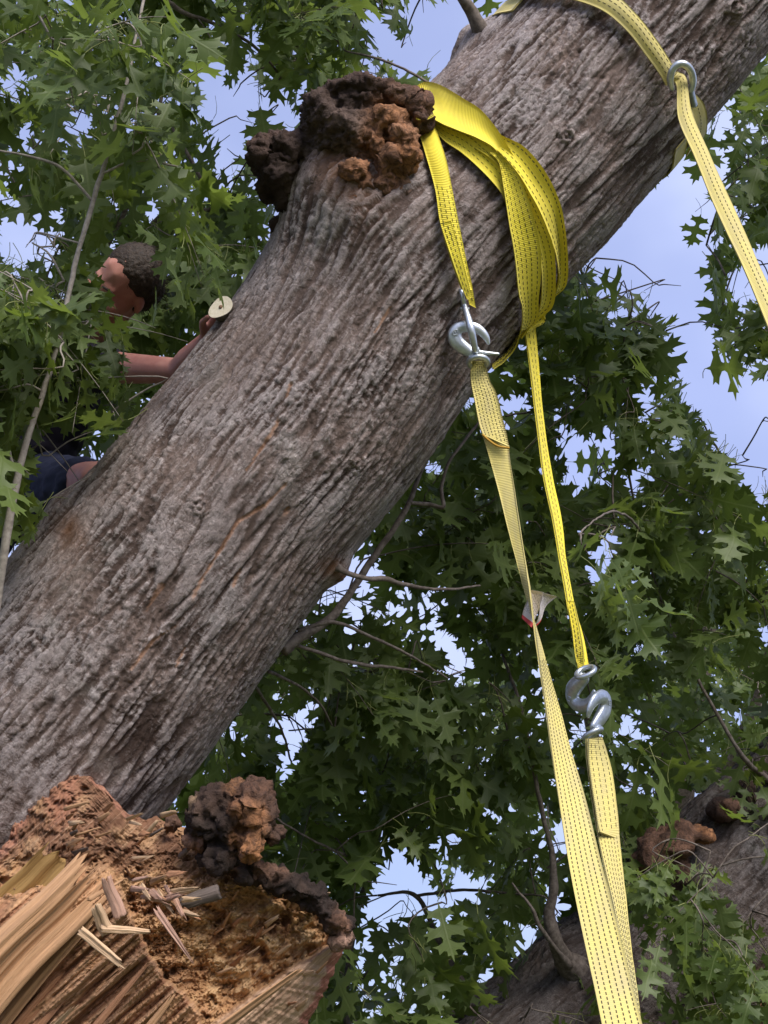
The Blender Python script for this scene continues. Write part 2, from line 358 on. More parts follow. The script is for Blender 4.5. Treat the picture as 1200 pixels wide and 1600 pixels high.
# ------------------------------------------------------------------ trunks
class Trunk:
    """keys: (px, py, width_px, depth) along the axis"""
    def __init__(s, keys, n, nf, nb):
        K = [(*at(x, y, d), w_ / 2 * d / FPX) for x, y, w_, d in keys]
        C = catmull(K, 4000); l = np.concatenate([[0], np.cumsum(np.linalg.norm(np.diff(C[:, :3], axis=0), axis=1))])
        t = np.linspace(0, l[-1], n); C = np.stack([np.interp(t, l, C[:, k]) for k in range(4)], 1)
        s.C, s.r, s.u = C[:, :3], C[:, 3], t
        s.T = nrm(np.gradient(s.C, axis=0)); tocam = nrm(CAM - s.C)
        s.N = nrm(tocam - s.T * (tocam * s.T).sum(1, keepdims=True)); s.B = np.cross(s.T, s.N)
        s.th = np.concatenate([np.linspace(-1.95, 1.95, nf), np.linspace(1.95, 2 * math.pi - 1.95, nb + 2)[1:-1]])
    def pt(s, u, th, off=0.0):
        u = np.asarray(u, float); th = np.asarray(th, float)
        g = lambda A: np.stack([np.interp(u, s.u, A[:, k]) for k in range(3)], -1)
        D = nrm(np.cos(th)[..., None] * g(s.N) + np.sin(th)[..., None] * g(s.B))
        return g(s.C) + D * (np.interp(u, s.u, s.r) + off)[..., None], D
    def uth(s, p):
        i = int(np.argmin(((s.C - p) ** 2).sum(1))); q = p - s.C[i]
        return s.u[i], math.atan2(q @ s.B[i], q @ s.N[i])
    def bvh(s):
        U, TH = np.meshgrid(s.u[::8], np.linspace(-math.pi, math.pi, 120), indexing='ij'); P, _ = s.pt(U, TH, .006)
        return BVHTree.FromPolygons([Vector(p) for p in P.reshape(-1, 3)], [tuple(int(k) for k in f) for f in grid_faces(*U.shape)])
    def bark_mesh(s, name, mat, seed=0.0, bumps=(), streaks=(), knots=(), stains=(), amp=1.0):
        U, TH = np.meshgrid(s.u, s.th, indexing='ij'); Rr = s.r[:, None]
        THs = np.where(TH > math.pi, TH - 2 * math.pi, TH); v = THs * np.mean(s.r)
        P0, D = s.pt(U, TH); px, py, dd = proj(P0)
        k = np.zeros_like(U)
        for (x, y, rp) in knots:
            rr = np.hypot(px - x, py - y) / rp; k += np.exp(-rr ** 2) * (np.abs(THs) < 1.5)
        vw = v + .026 * pn(U * 1.7 + seed, v * 2.2) + .011 * pn(U * 6 + seed, v * 7) + .0065 * pn(U * 21, v * 18 + seed) + .0040 * pn(U * 55, v * 42 + seed) + .02 * k * np.sin(k * 9)
        vw = vw + .056 * U; uw = U + .03 * pn(U * 7, v * 9 + seed, 3) + .012 * pn(U * 30, v * 34, 6)
        calm = sstep(-.22, .20, fbm(U * 1.9 + 4 + seed, v * 2.6, 14.0, 3))          # 0: smooth shallow bark, 1: deep furrows
        mA = .55 + .45 * sstep(-.25, .12, pn(U * 5 + seed, vw * 11, 21)); mB = .35 + .65 * sstep(-.15, .2, pn(U * 7 + seed, vw * 16, 33))
        f1 = 1 - (1 - sstep(.0, .15, np.abs(pn(U * 2.8 + seed, vw * 28, seed)))) * mA * (.62 + .38 * calm)
        f2 = 1 - (1 - sstep(.0, .16, np.abs(pn(U * 5.0 + 9 + seed, vw * 47 + 3, seed + 2)))) * mB
        F1, F2, cid = worley(uw * 9 + seed, vw * 32 + 5); pl = 1 - (1 - sstep(.0, .16, F2 - F1)) * mB * .8
        crk = np.abs(pn(uw * 26 + seed, vw * 13, 3.3)); cr_ = (1 - sstep(0, .05, crk)) * sstep(0, .25, pn(U * 5, v * 7, 8 + seed))
        rough = sstep(-.05, .28, fbm(U * 2.6 + seed, v * 3.4, 4.0, 3))           # where the bark is broken and scaly
        fine = fbm(uw * 52, vw * 66, seed, 3, .6); mid = fbm(U * 11, vw * 40, 2 + seed, 3, .55)
        plate = f1 * (.40 + .60 * f2) * (.55 + .45 * pl) * (1 - .6 * cr_)
        h = .0098 * f1 + .0046 * f2 * f1 + .0034 * pl + .003 * (cid - .5) * pl - .003 * cr_ + mid * (.002 + .002 * rough) + fine * (.0022 + .0038 * rough) + .010 * pn(U * 1.6, v * 3, 5 + seed)
        plate = np.clip(plate + .45 * mid - .40 * (.35 + .65 * rough) * sstep(.10, -.15, fine) + .03, 0, 1)
        h = h * amp - .012
        for (x, y, rp) in knots:
            rr = np.hypot(px - x, py - y) / rp
            h += (.007 * np.exp(-rr ** 2 * .8) * (1 + .5 * np.cos(rr * 9))) * (np.abs(THs) < 1.5)
        P = P0 + D * h[..., None]
        for (x, y, d, rad, ht) in bumps:
            c = at(x, y, d); P = P + D * (ht * np.exp(-((P0 - c) ** 2).sum(-1) / rad ** 2))[..., None]
        inner = np.zeros_like(U)
        front = np.abs(THs) < 1.5
        for (pts, wd) in streaks:
            S = np.asarray(pts, float); best = np.full(U.shape, 1e9)
            for p, q in zip(S[:-1], S[1:]):
                e = q - p; t = np.clip(((px - p[0]) * e[0] + (py - p[1]) * e[1]) / (e @ e), 0, 1)
                best = np.minimum(best, np.hypot(px - p[0] - t * e[0], py - p[1] - t * e[1]))
            wd_ = wd * (.75 + 1.3 * pn(U * 11, v * 4, 2))
            inner = np.maximum(inner, sstep(1.0, .55, best / np.maximum(wd_, .5)) * front * sstep(-.34, -.22, pn(U * 9, v * 9, 7)))
        stain = np.zeros_like(U)
        for (x, y, rx, ry) in stains:
            stain = np.maximum(stain, np.exp(-(((px - x) / rx) ** 2 + ((py - y) / ry) ** 2) * 1.2) * front)
        P = P - D * (inner * .006)[..., None]
        nu, nv = U.shape
        me = mesh_np(name, P.reshape(-1, 3), grid_faces(nu, nv, True), mat)
        attr_f(me, 'plate', plate); attr_f(me, 'inner', inner); attr_f(me, 'stain', stain)
        uv_pt(me, np.stack([U, v], -1).reshape(-1, 2))
        return me
MAIN = Trunk([(-420, 1680, 520, 3.95), (-150, 1390, 475, 3.96), (20, 1200, 446, 3.98), (165, 1037, 421, 4.0), (360, 790, 392, 4.03), (495, 627, 387, 4.07), (630, 438, 381, 4.12),
              (825, 240, 360, 4.2), (936, 118, 352, 4.24), (1100, -70, 340, 4.3), (1400, -420, 320, 4.42)], 1150, 330, 40)
oak = thing('leaning_oak_tree', 'thick grey oak trunk leaning up to the right with a knobbly burl on top', 'tree')
link('trunk', MAIN.bark_mesh('trunk', M_BARK, 0.0,
     bumps=[(118, 812, 4.0, .075, .05), (60, 880, 4.0, .08, .02), (560, 325, 3.83, .17, .085), (520, 265, 3.95, .17, .095), (525, 890, 3.98, .05, .03), (745, 70, 4.2, .08, .05)],
     streaks=[([(455, 600), (432, 665), (385, 735)], 4), ([(445, 757), (415, 790), (372, 815), (325, 890), (318, 900), (280, 975), (240, 1000), (205, 1045)], 4.6),
              ([(252, 915), (228, 955)], 5), ([(452, 795), (438, 818)], 4), ([(375, 890), (365, 915)], 4), ([(290, 1010), (275, 1040)], 3), ([(610, 480), (585, 520)], 3)],
     knots=[(313, 792, 15), (884, 212, 13), (1147, 12, 16), (560, 725, 10), (446, 710, 8), (700, 690, 8)], stains=[(565, 310, 46, 52), (520, 888, 22, 18), (110, 830, 26, 30)]), oak)
BV = MAIN.bvh()
def on(px, py, off=.01, d=None):
    """point on the leaning trunk's surface seen at a pixel, lifted off it; beside the trunk, depth d"""
    dr = at(px, py, 1.0) - CAM; h = BV.ray_cast(Vector(CAM), Vector(dr).normalized())
    if h[0] is None: return at(px, py, d if d else 4.12)
    n = np.array(h[1]); n = n if n @ dr < 0 else -n
    return np.array(h[0]) + n * off
SECOND = Trunk([(640, 1960, 430, 5.0), (800, 1790, 420, 5.1), (965, 1650, 410, 5.2), (1180, 1450, 400, 5.3), (1400, 1240, 380, 5.4), (1700, 960, 360, 5.5)], 640, 230, 30)
oak2 = thing('background_oak_tree', 'dark rough oak trunk at the lower right with drooping leafy boughs', 'tree')
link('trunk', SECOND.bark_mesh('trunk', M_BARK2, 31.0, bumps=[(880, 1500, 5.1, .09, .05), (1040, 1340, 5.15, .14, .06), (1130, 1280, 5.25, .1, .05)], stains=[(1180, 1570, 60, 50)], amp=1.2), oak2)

# ------------------------------------------------------------------ burls
def burl(name, lumps, parent, voxel, seed, depth_sc=1.0, amp=1.0):
    """lumps: (px, py, depth, rx_px, ry_px, rz_m, colour)"""
    balls = []; cen = []; colr = []
    for (x, y, d, rx, ry, rz, c) in lumps:
        M = np.array([AX_R * rx * d / FPX, AX_U * ry * d / FPX, AX_F * rz]); balls.append((at(x, y, d), M)); cen.append((at(x, y, d), max(rx, ry) * d / FPX)); colr.append(c)
    me = fuse(balls, voxel, 3, 3); V = get_co(me); N = get_no(me)
    V = V + .010 * np.stack([fbm(V[:, 0] * 24 + q_, V[:, 1] * 24, V[:, 2] * 24 - q_, 2) for q_ in (3, 31, 57)], 1) * amp
    h = .034 * fbm(V[:, 0] * 11 + seed, V[:, 1] * 11, V[:, 2] * 11, 3) + .026 * (0.25 - np.abs(fbm(V[:, 0] * 19, V[:, 1] * 19 + seed, V[:, 2] * 19, 4, .6))) + .012 * fbm(V[:, 0] * 70, V[:, 1] * 70, V[:, 2] * 70 + seed, 3, .65)
    W = np.stack([np.exp(-((V - c) ** 2).sum(1) / (r * .8) ** 2) + 1e-6 for c, r in cen], 1) ** 2; W /= W.sum(1, keepdims=True)
    set_co(me, V + N * (h * amp)[:, None]); tone = W @ np.asarray(colr)
    tone = tone * (1 + .9 * fbm(V[:, 0] * 20, V[:, 1] * 20, V[:, 2] * 20, 3))[:, None]
    attr_c(me, 'tone', np.clip(tone, .01, .6)); me.materials.clear(); me.materials.append(M_BURL); me.update()
    return link(name, me, parent)
DK, BR, OR, GY = (.055, .034, .027), (.15, .080, .052), (.36, .165, .075), (.24, .20, .185)
BLK = (.026, .018, .016)
burl('burl', [(560, 335, 3.93, 58, 62, .13, (.20, .15, .13)), (530, 290, 3.90, 60, 66, .13, (.15, .11, .095)), (600, 300, 3.86, 50, 66, .12, (.20, .13, .10)), (572, 330, 3.86, 40, 46, .08, (.20, .095, .05)), (520, 245, 3.92, 50, 60, .12, (.10, .07, .06)), (560, 218, 3.86, 78, 60, .14, (.11, .075, .06)),
      (515, 190, 3.86, 42, 34, .12, BLK), (500, 165, 3.84, 26, 20, .08, DK), (545, 148, 3.84, 44, 20, .10, DK), (585, 142, 3.83, 40, 18, .10, BR), (560, 170, 3.86, 60, 24, .12, BLK), (625, 155, 3.82, 34, 18, .09, BR), (650, 172, 3.80, 24, 18, .06, (.17, .09, .06)), (655, 188, 3.79, 18, 12, .05, DK),
      (600, 190, 3.77, 34, 20, .06, OR), (634, 214, 3.75, 26, 20, .055, (.30, .15, .08)), (640, 240, 3.745, 22, 24, .05, OR), (615, 250, 3.75, 18, 22, .05, (.30, .14, .07)), (588, 222, 3.75, 15, 26, .05, OR), (600, 275, 3.76, 20, 30, .05, (.26, .12, .06)), (555, 268, 3.745, 22, 15, .05, OR), (565, 300, 3.78, 26, 50, .06, (.22, .105, .055)),
      (455, 235, 3.92, 46, 26, .11, DK), (412, 232, 3.90, 22, 20, .08, BR), (408, 255, 3.90, 18, 22, .08, BLK), (435, 275, 3.92, 38, 34, .10, BLK), (472, 295, 3.96, 36, 42, .10, BLK), (455, 305, 3.94, 26, 26, .08, BLK), (490, 235, 3.9, 28, 32, .08, BLK)], oak, .0065, 3.0)
burl('burl', [(440, 352, 4.0, 21, 17, .05, DK), (434, 372, 4.0, 14, 13, .04, BR)], oak, .006, 9.0, amp=.5)
burl('burl', [(1040, 1318, 5.0, 42, 24, .12, BR), (1020, 1335, 4.98, 28, 26, .1, (.2, .11, .08)), (1065, 1300, 5.0, 26, 16, .08, BR), (1095, 1302, 5.0, 16, 14, .06, OR), (1015, 1368, 5.05, 34, 30, .1, (.02, .016, .014)),
      (1040, 1360, 5.1, 50, 50, .15, DK)], oak2, .013, 21.0)
burl('burl', [(1130, 1268, 5.1, 24, 20, .08, DK), (1142, 1258, 5.05, 16, 12, .05, BR), (1165, 1245, 5.2, 22, 28, .1, DK)], oak2, .011, 25.0, amp=.6)

# ------------------------------------------------------------------ branches growing from the trunks
def branch(pts, parent, mat=M_TWIG, name='branch', k=8, wob=.004):
    """pts: (px, py, depth, width_px)"""
    P = np.array([at(x, y, d) for x, y, d, w_ in pts]); r = np.array([w_ / 2 * d / FPX for x, y, d, w_ in pts])
    V, F, c = tube(P, r, k, len(pts) * 8)
    V = V + wob * np.stack([fbm(V[:, 0] * 16, V[:, 1] * 16, V[:, 2] * 16 + q, 3) for q in (0, 9, 20)], 1)
    link(name, tubes_mesh(name, [(V, F, c)], mat), parent)
    return catmull(P, max(6, len(pts) * 3))
skel = {'oak': [], 'oak2': [], 'sap': [], 'far': []}
B1 = [[(440, 1015, 4.02, 26), (475, 990, 4.05, 17), (520, 963, 4.1, 14), (556, 912, 4.15, 12), (590, 862, 4.2, 11), (632, 800, 4.25, 9), (655, 745, 4.3, 7), (680, 690, 4.35, 5), (700, 640, 4.5, 4)],
      [(505, 888, 3.95, 28), (525, 885, 3.93, 15), (545, 896, 3.92, 9), (575, 904, 3.95, 8), (605, 905, 4.0, 9), (632, 913, 4.05, 7), (690, 921, 4.15, 5), (750, 915, 4.3, 3)],
      [(640, 785, 4.26, 6), (668, 788, 4.3, 7), (692, 792, 4.3, 7), (689, 765, 4.32, 6), (700, 725, 4.35, 5), (725, 690, 4.4, 5), (752, 655, 4.5, 4)],
      [(455, 1005, 4.05, 8), (500, 1020, 4.1, 6), (550, 1036, 4.15, 6), (610, 1042, 4.25, 5), (660, 1050, 4.35, 3)],
      [(465, 985, 4.04, 8), (520, 972, 4.08, 6), (580, 995, 4.15, 5), (640, 1024, 4.2, 4), (700, 1060, 4.4, 3)],
      [(420, 1050, 4.1, 6), (455, 1065, 4.2, 5), (500, 1100, 4.4, 4), (530, 1160, 4.6, 3)],
      [(395, 1065, 4.15, 5), (410, 1090, 4.3, 5), (440, 1140, 4.5, 4), (455, 1190, 4.7, 3)],
      [(770, 70, 4.15, 46), (752, 48, 4.12, 30), (738, 20, 4.1, 20), (718, -10, 4.08, 18), (690, -60, 4.1, 15), (640, -130, 4.3, 11), (560, -180, 4.7, 8)],
      [(700, 150, 4.6, 6), (640, 112, 4.65, 4), (590, 92, 4.8, 4), (540, 80, 4.9, 3)],
      [(90, 830, 4.15, 20), (40, 840, 4.5, 12), (20, 760, 4.9, 10), (60, 600, 5.3, 9), (150, 420, 5.6, 8), (230, 250, 5.7, 7), (260, 100, 5.8, 6), (280, -60, 5.8, 5)],
      [(130, 480, 5.5, 8), (260, 330, 5.4, 8), (330, 320, 5.3, 6), (250, 170, 5.5, 6), (215, 130, 5.6, 4)],
      [(230, -20, 5.0, 7), (285, 18, 5.0, 7), (340, 40, 5.05, 6), (400, 75, 5.1, 5), (440, 120, 5.2, 3)],
      [(1110, -10, 4.0, 14), (1075, 15, 3.95, 5), (1050, 20, 3.95, 3)]]
for b in B1: skel['oak'].append(branch(b, oak))
B2 = [[(905, 1520, 5.0, 60), (882, 1500, 4.95, 34), (868, 1470, 4.9, 24), (858, 1430, 4.9, 20), (865, 1390, 4.9, 15), (862, 1330, 4.9, 10), (850, 1280, 4.9, 8), (835, 1210, 4.9, 7), (815, 1110, 4.95, 6), (780, 1000, 5.2, 5), (760, 860, 5.6, 4)],
      [(890, 1510, 4.92, 14), (868, 1482, 4.88, 8), (845, 1450, 4.85, 7), (830, 1418, 4.85, 5), (800, 1380, 4.9, 3)],
      [(1220, 1230, 5.2, 16), (1190, 1210, 5.1, 10), (1165, 1188, 5.0, 8), (1140, 1150, 5.0, 6), (1090, 1060, 5.1, 5), (1040, 960, 5.3, 4), (1000, 820, 5.5, 4), (960, 640, 5.5, 4), (925, 480, 5.4, 4), (895, 380, 5.3, 3)],
      [(1240, 1180, 5.5, 16), (1230, 1000, 5.8, 12), (1190, 840, 5.9, 8), (1130, 720, 5.9, 4), (1095, 655, 5.8, 3)],
      [(1110, 1500, 4.9, 12), (1070, 1440, 4.6, 6), (1095, 1380, 4.5, 5), (1110, 1330, 4.5, 3)],
      [(800, 1640, 5.0, 20), (740, 1560, 5.2, 12), (690, 1480, 5.3, 9), (650, 1400, 5.3, 7), (590, 1399, 5.3, 4)],
      [(650, 1400, 5.3, 5), (720, 1391, 5.25, 5), (800, 1396, 5.2, 4), (850, 1400, 5.1, 3)],
      [(560, 1700, 5.3, 14), (540, 1560, 5.5, 10), (560, 1420, 5.6, 8), (600, 1250, 5.7, 7), (560, 1120, 5.7, 5), (480, 1060, 5.6, 4)],
      [(1000, 560, 5.3, 4), (930, 620, 5.3, 4), (850, 640, 5.2, 4), (790, 650, 5.1, 3)],
      [(905, 835, 3.2, 3), (930, 812, 3.4, 3), (965, 800, 3.9, 4), (1000, 830, 4.6, 4), (1020, 900, 5.3, 4)],
      [(440, 1285, 4.6, 3), (500, 1318, 4.7, 4), (560, 1340, 5.0, 5), (590, 1300, 5.6, 6)]]
for b in B2: skel['oak2'].append(branch(b, oak2))
sap = thing('oak_sapling', 'slender pale grey leafy stem rising in front of the man at the left edge', 'sapling')
B3 = [[(-60, 1500, 3.35, 22), (-30, 1150, 3.45, 17), (-8, 960, 3.5, 15), (10, 840, 3.52, 14), (30, 735, 3.55, 12), (48, 670, 3.58, 10), (75, 590, 3.6, 9), (98, 505, 3.64, 8), (118, 410, 3.7, 8), (150, 300, 3.76, 8), (178, 205, 3.8, 7), (198, 130, 3.85, 6), (212, 60, 3.9, 5), (228, -20, 3.95, 5), (240, -120, 4.0, 3)],
      [(28, 745, 3.55, 7), (18, 720, 3.56, 5), (12, 690, 3.6, 4), (-10, 620, 3.7, 3)],
      [(96, 510, 3.64, 5), (60, 470, 3.6, 4), (20, 455, 3.6, 3)],
      [(145, 315, 3.76, 5), (95, 262, 3.75, 5), (40, 243, 3.75, 4), (-20, 232, 3.75, 3)],
      [(160, 270, 3.77, 4), (220, 250, 3.8, 4), (285, 262, 3.85, 3)],
      [(195, 140, 3.85, 4), (140, 90, 3.8, 4), (80, 60, 3.8, 3)]]
for b in B3: skel['sap'].append(branch(b, sap, M_STEM, 'stem' if b is B3[0] else 'branch', wob=.003))
far = thing('distant_oak_tree', 'small-leaved oak crown farthest back, behind the right edge', 'tree')
B4 = [[(1060, 2300, 8.6, 130), (1050, 1900, 8.6, 110), (1035, 1500, 8.6, 90), (1060, 1200, 8.7, 60), (1100, 1000, 8.8, 36), (1130, 850, 8.8, 14)],
      [(1040, 1450, 8.6, 40), (960, 1250, 8.4, 24), (900, 1050, 8.3, 14), (870, 900, 8.3, 6)],
      [(1050, 1350, 8.6, 40), (1160, 1150, 8.4, 22), (1230, 950, 8.3, 10)]]
for b in B4: skel['far'].append(branch(b, far, M_TWIG, 'trunk' if b is B4[0] else 'branch', 12, .02))

# sawn stub beside the man's hand
def sawn_stub():
    tip = at(346, 481, 3.93); ax = nrm(tip - at(372, 512, 4.02)); V, F, c = tube([tip - ax * .12, tip - ax * .05, tip], [.040, .034, .032], 20, 14)
    V = V + .002 * np.stack([pn(V[:, 0] * 60, V[:, 1] * 60, V[:, 2] * 60 + k) for k in (0, 5, 9)], 1)
    s = link('sawn_stub', tubes_mesh('sawn_stub', [(V, F, c)], M_TWIG), oak)
    a = nrm(np.cross(ax, [0, 0, 1])); b = np.cross(ax, a); rr = np.array([0, .25, .6, 1.0]); th = np.linspace(0, 2 * math.pi, 28, endpoint=False)
    V = np.array([tip + ax * .004 + (.035 + .003 * math.sin(2 * t + .6)) * r_ * (1 + .06 * math.sin(3 * t)) * (math.cos(t) * a + math.sin(t) * b) for r_ in rr for t in th])
    q = NM('sawn_wood'); n = q.noise(q.coord('Object'), 110, 5, .7, .8); m = q.done(q.mix(q.rng(n, .3, .7), (.76, .69, .55), (.60, .51, .37)), .8)
    link('cut_face', mesh_np('cut_face', V, grid_faces(4, 28, True), m), s)
    V, F, c = tube([tip + ax * .003, tip + ax * .0065], [.0065, .0055], 10, 3); link('pith', tubes_mesh('pith', [(V, F, c)], NM('pith').done((.22, .13, .08), .9)), s)
sawn_stub()

# ------------------------------------------------------------------ broken limb, bottom left
limb = thing('broken_limb', 'splintered end of a broken limb with torn orange heartwood at the bottom left', 'broken limb')
OUT = np.array([(-260, 1480), (-120, 1400), (0, 1325), (25, 1285), (60, 1222), (92, 1196), (130, 1200), (172, 1242), (205, 1274), (250, 1280), (290, 1296), (345, 1315), (400, 1345), (445, 1368), (500, 1400), (530, 1430), (544, 1462), (527, 1500), (516, 1540), (495, 1575),
                (475, 1610), (430, 1690), (350, 1790), (200, 1880), (0, 1900), (-200, 1840), (-320, 1700), (-330, 1580)], float)
def build_limb():
    na, nr = 620, 230; C = np.array([215.0, 1500.0])
    O = catmull(np.vstack([OUT, OUT[:1]]), 4000); ang = np.unwrap(np.arctan2(O[:, 1] - C[1], O[:, 0] - C[0])); rad = np.hypot(O[:, 0] - C[0], O[:, 1] - C[1])
    o_ = np.argsort(ang); a0 = ang[0]; A = a0 + np.linspace(0, 2 * math.pi, na, endpoint=False) * np.sign(ang[-1] - ang[0])
    RA = np.interp(A, ang[o_], rad[o_]); jag = 1 + .03 * fbm(np.cos(A) * 12, np.sin(A) * 12, 0, 4, .65) 
    RA = RA * jag
    t = np.linspace(0.002, 1, nr)
    PX = C[0] + t[:, None] * RA[None] * np.cos(A)[None]; PY = C[1] + t[:, None] * RA[None] * np.sin(A)[None]; TT = np.broadcast_to(t[:, None], PX.shape)
    g = np.array([.74, -.67]); al = (PX - 200) * g[0] + (PY - 1500) * g[1]; ac = (PX - 200) * .67 + (PY - 1500) * .74     # along / across the grain
    rag = 14 * fbm(PX * .03, PY * .03, 3, 4, .6)
    # regions
    def line(x0, y0, x1, y1): e = np.array([x1 - x0, y1 - y0]); e = e / np.hypot(*e); return (PX - x0) * -e[1] + (PY - y0) * e[0]   # >0 on the right-hand side going down the picture's way
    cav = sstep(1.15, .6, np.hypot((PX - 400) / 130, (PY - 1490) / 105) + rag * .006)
    slab = sstep(-4, 6, line(333, 1596, 474, 1500) + rag * .35) * sstep(300, 345, PX)                                      # pale wood, lower right
    plk = sstep(5, -5, (PX - np.interp(PY, [1300, 1400, 1480, 1528, 1552, 1596, 1800], [150, 190, 227, 251, 290, 314, 420])) + rag * .8) * sstep(1380, 1440, PY + .25 * PX)
    top = sstep(1370, 1310, PY + rag * .6 - .05 * PX) * sstep(330, 270, PX + rag)
    rim = sstep(.86, .97, TT + rag * .003) 
    rimk = rim * sstep(330, 400, PX) * sstep(1500, 1440, PY)       # black rotten bark, upper right
    rimr = sstep(.945, .968, TT + rag * .0022)
    d = 3.36 + .16 * TT ** 5 + .10 * top * sstep(1340, 1210, PY) + .07 * cav * (1 - slab) * (1 - plk) - .10 * plk - .015 * slab
    d += (.05 * sstep(1400, 1300, PY))
    step = fbm(al * .004, ac * .075, 0, 3, .6); d -= .024 * plk * np.round(step * 6) / 6 * 1.6
    d -= (.011 * plk + .009 * slab + .014 * top) * fbm(al * .008, ac * .11, 5, 4, .6)
    rot = fbm(PX * .028, PY * .028, 2, 5, .62); fib = fbm(al * .012 + 2 * rot, ac * .06, 3, 4, .6); d -= .035 * rot * (1 - plk) * (1 - slab) * (1 - .6 * top) + .03 * fib * (1 - plk) * (1 - slab)
    d -= .018 * np.round(fbm(PX * .02 + rot, PY * .05, 8, 3) * 5) / 5 * (1 - plk) * (1 - slab) * 1.3
    d -= .004 * fbm(PX * .16, PY * .16, 1, 3, .6)
    d -= .03 * rimk * np.abs(fbm(PX * .06, PY * .06, 9, 3)) 
    V = atn(PX, PY, d)
    mixc = lambda c, k, col: c * (1 - k[..., None]) + np.asarray(col) * k[..., None]
    c = np.broadcast_to(np.array([.38, .20, .10]), PX.shape + (3,)).copy()
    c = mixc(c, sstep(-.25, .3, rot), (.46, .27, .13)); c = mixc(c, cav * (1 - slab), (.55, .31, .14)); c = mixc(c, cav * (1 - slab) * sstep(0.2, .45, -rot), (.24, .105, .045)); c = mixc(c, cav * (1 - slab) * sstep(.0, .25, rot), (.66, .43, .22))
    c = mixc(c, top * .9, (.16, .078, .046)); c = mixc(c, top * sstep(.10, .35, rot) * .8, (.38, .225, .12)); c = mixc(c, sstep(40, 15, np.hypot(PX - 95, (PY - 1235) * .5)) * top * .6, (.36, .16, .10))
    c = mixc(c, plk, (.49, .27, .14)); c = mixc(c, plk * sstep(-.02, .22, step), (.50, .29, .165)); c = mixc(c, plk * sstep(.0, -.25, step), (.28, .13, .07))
    c = mixc(c, slab, (.49, .325, .215)); c = mixc(c, rimk, (.035, .026, .024)); c = mixc(c, rimr * sstep(1430, 1470, PY), (.30, .12, .085)); c = mixc(c, rimr * sstep(1430, 1400, PY) * sstep(220, 180, PX), (.34, .16, .105))
    # body behind the break: bark all the way round
    Vr = V[-1]; axis = nrm(at(-330, 1900, 3.9) - at(230, 1500, 3.4)); cen = at(*C, 3.5)
    rings = []; 
    for k, s_ in enumerate(np.linspace(0, 1, 26)[1:]):
        ring = Vr + AX_F * .10 * min(1, s_ * 5) + axis * 1.6 * s_ + AX_F * .35 * s_
        ring = ring + nrm(ring - (cen + axis * 1.6 * s_)) * (.02 * fbm(A * 9, s_ * 6, 1, 3)[:, None] - .02)
        rings.append(ring)
    Vb = np.vstack(rings); ALL = np.vstack([V.reshape(-1, 3), Vb]); nall = nr + 25
    col = np.vstack([c.reshape(-1, 3), np.broadcast_to(np.array([.13, .105, .095]), Vb.shape)])
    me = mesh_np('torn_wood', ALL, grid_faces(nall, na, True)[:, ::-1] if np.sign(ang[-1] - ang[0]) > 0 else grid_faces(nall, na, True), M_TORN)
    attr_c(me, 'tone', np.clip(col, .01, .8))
    al_m = al * 3.3 / FPX; ac_m = ac * 3.3 / FPX
    # above the planks the fibres run the other way and are short
    uv = np.stack([al_m, ac_m], -1).reshape(-1, 2); uvb = np.stack([np.repeat(np.linspace(0, 1.6, 26)[1:], na), np.tile(A * .4, 25)], -1)
    uv_pt(me, np.vstack([uv, uvb])); link('torn_wood', me, limb)
build_limb()
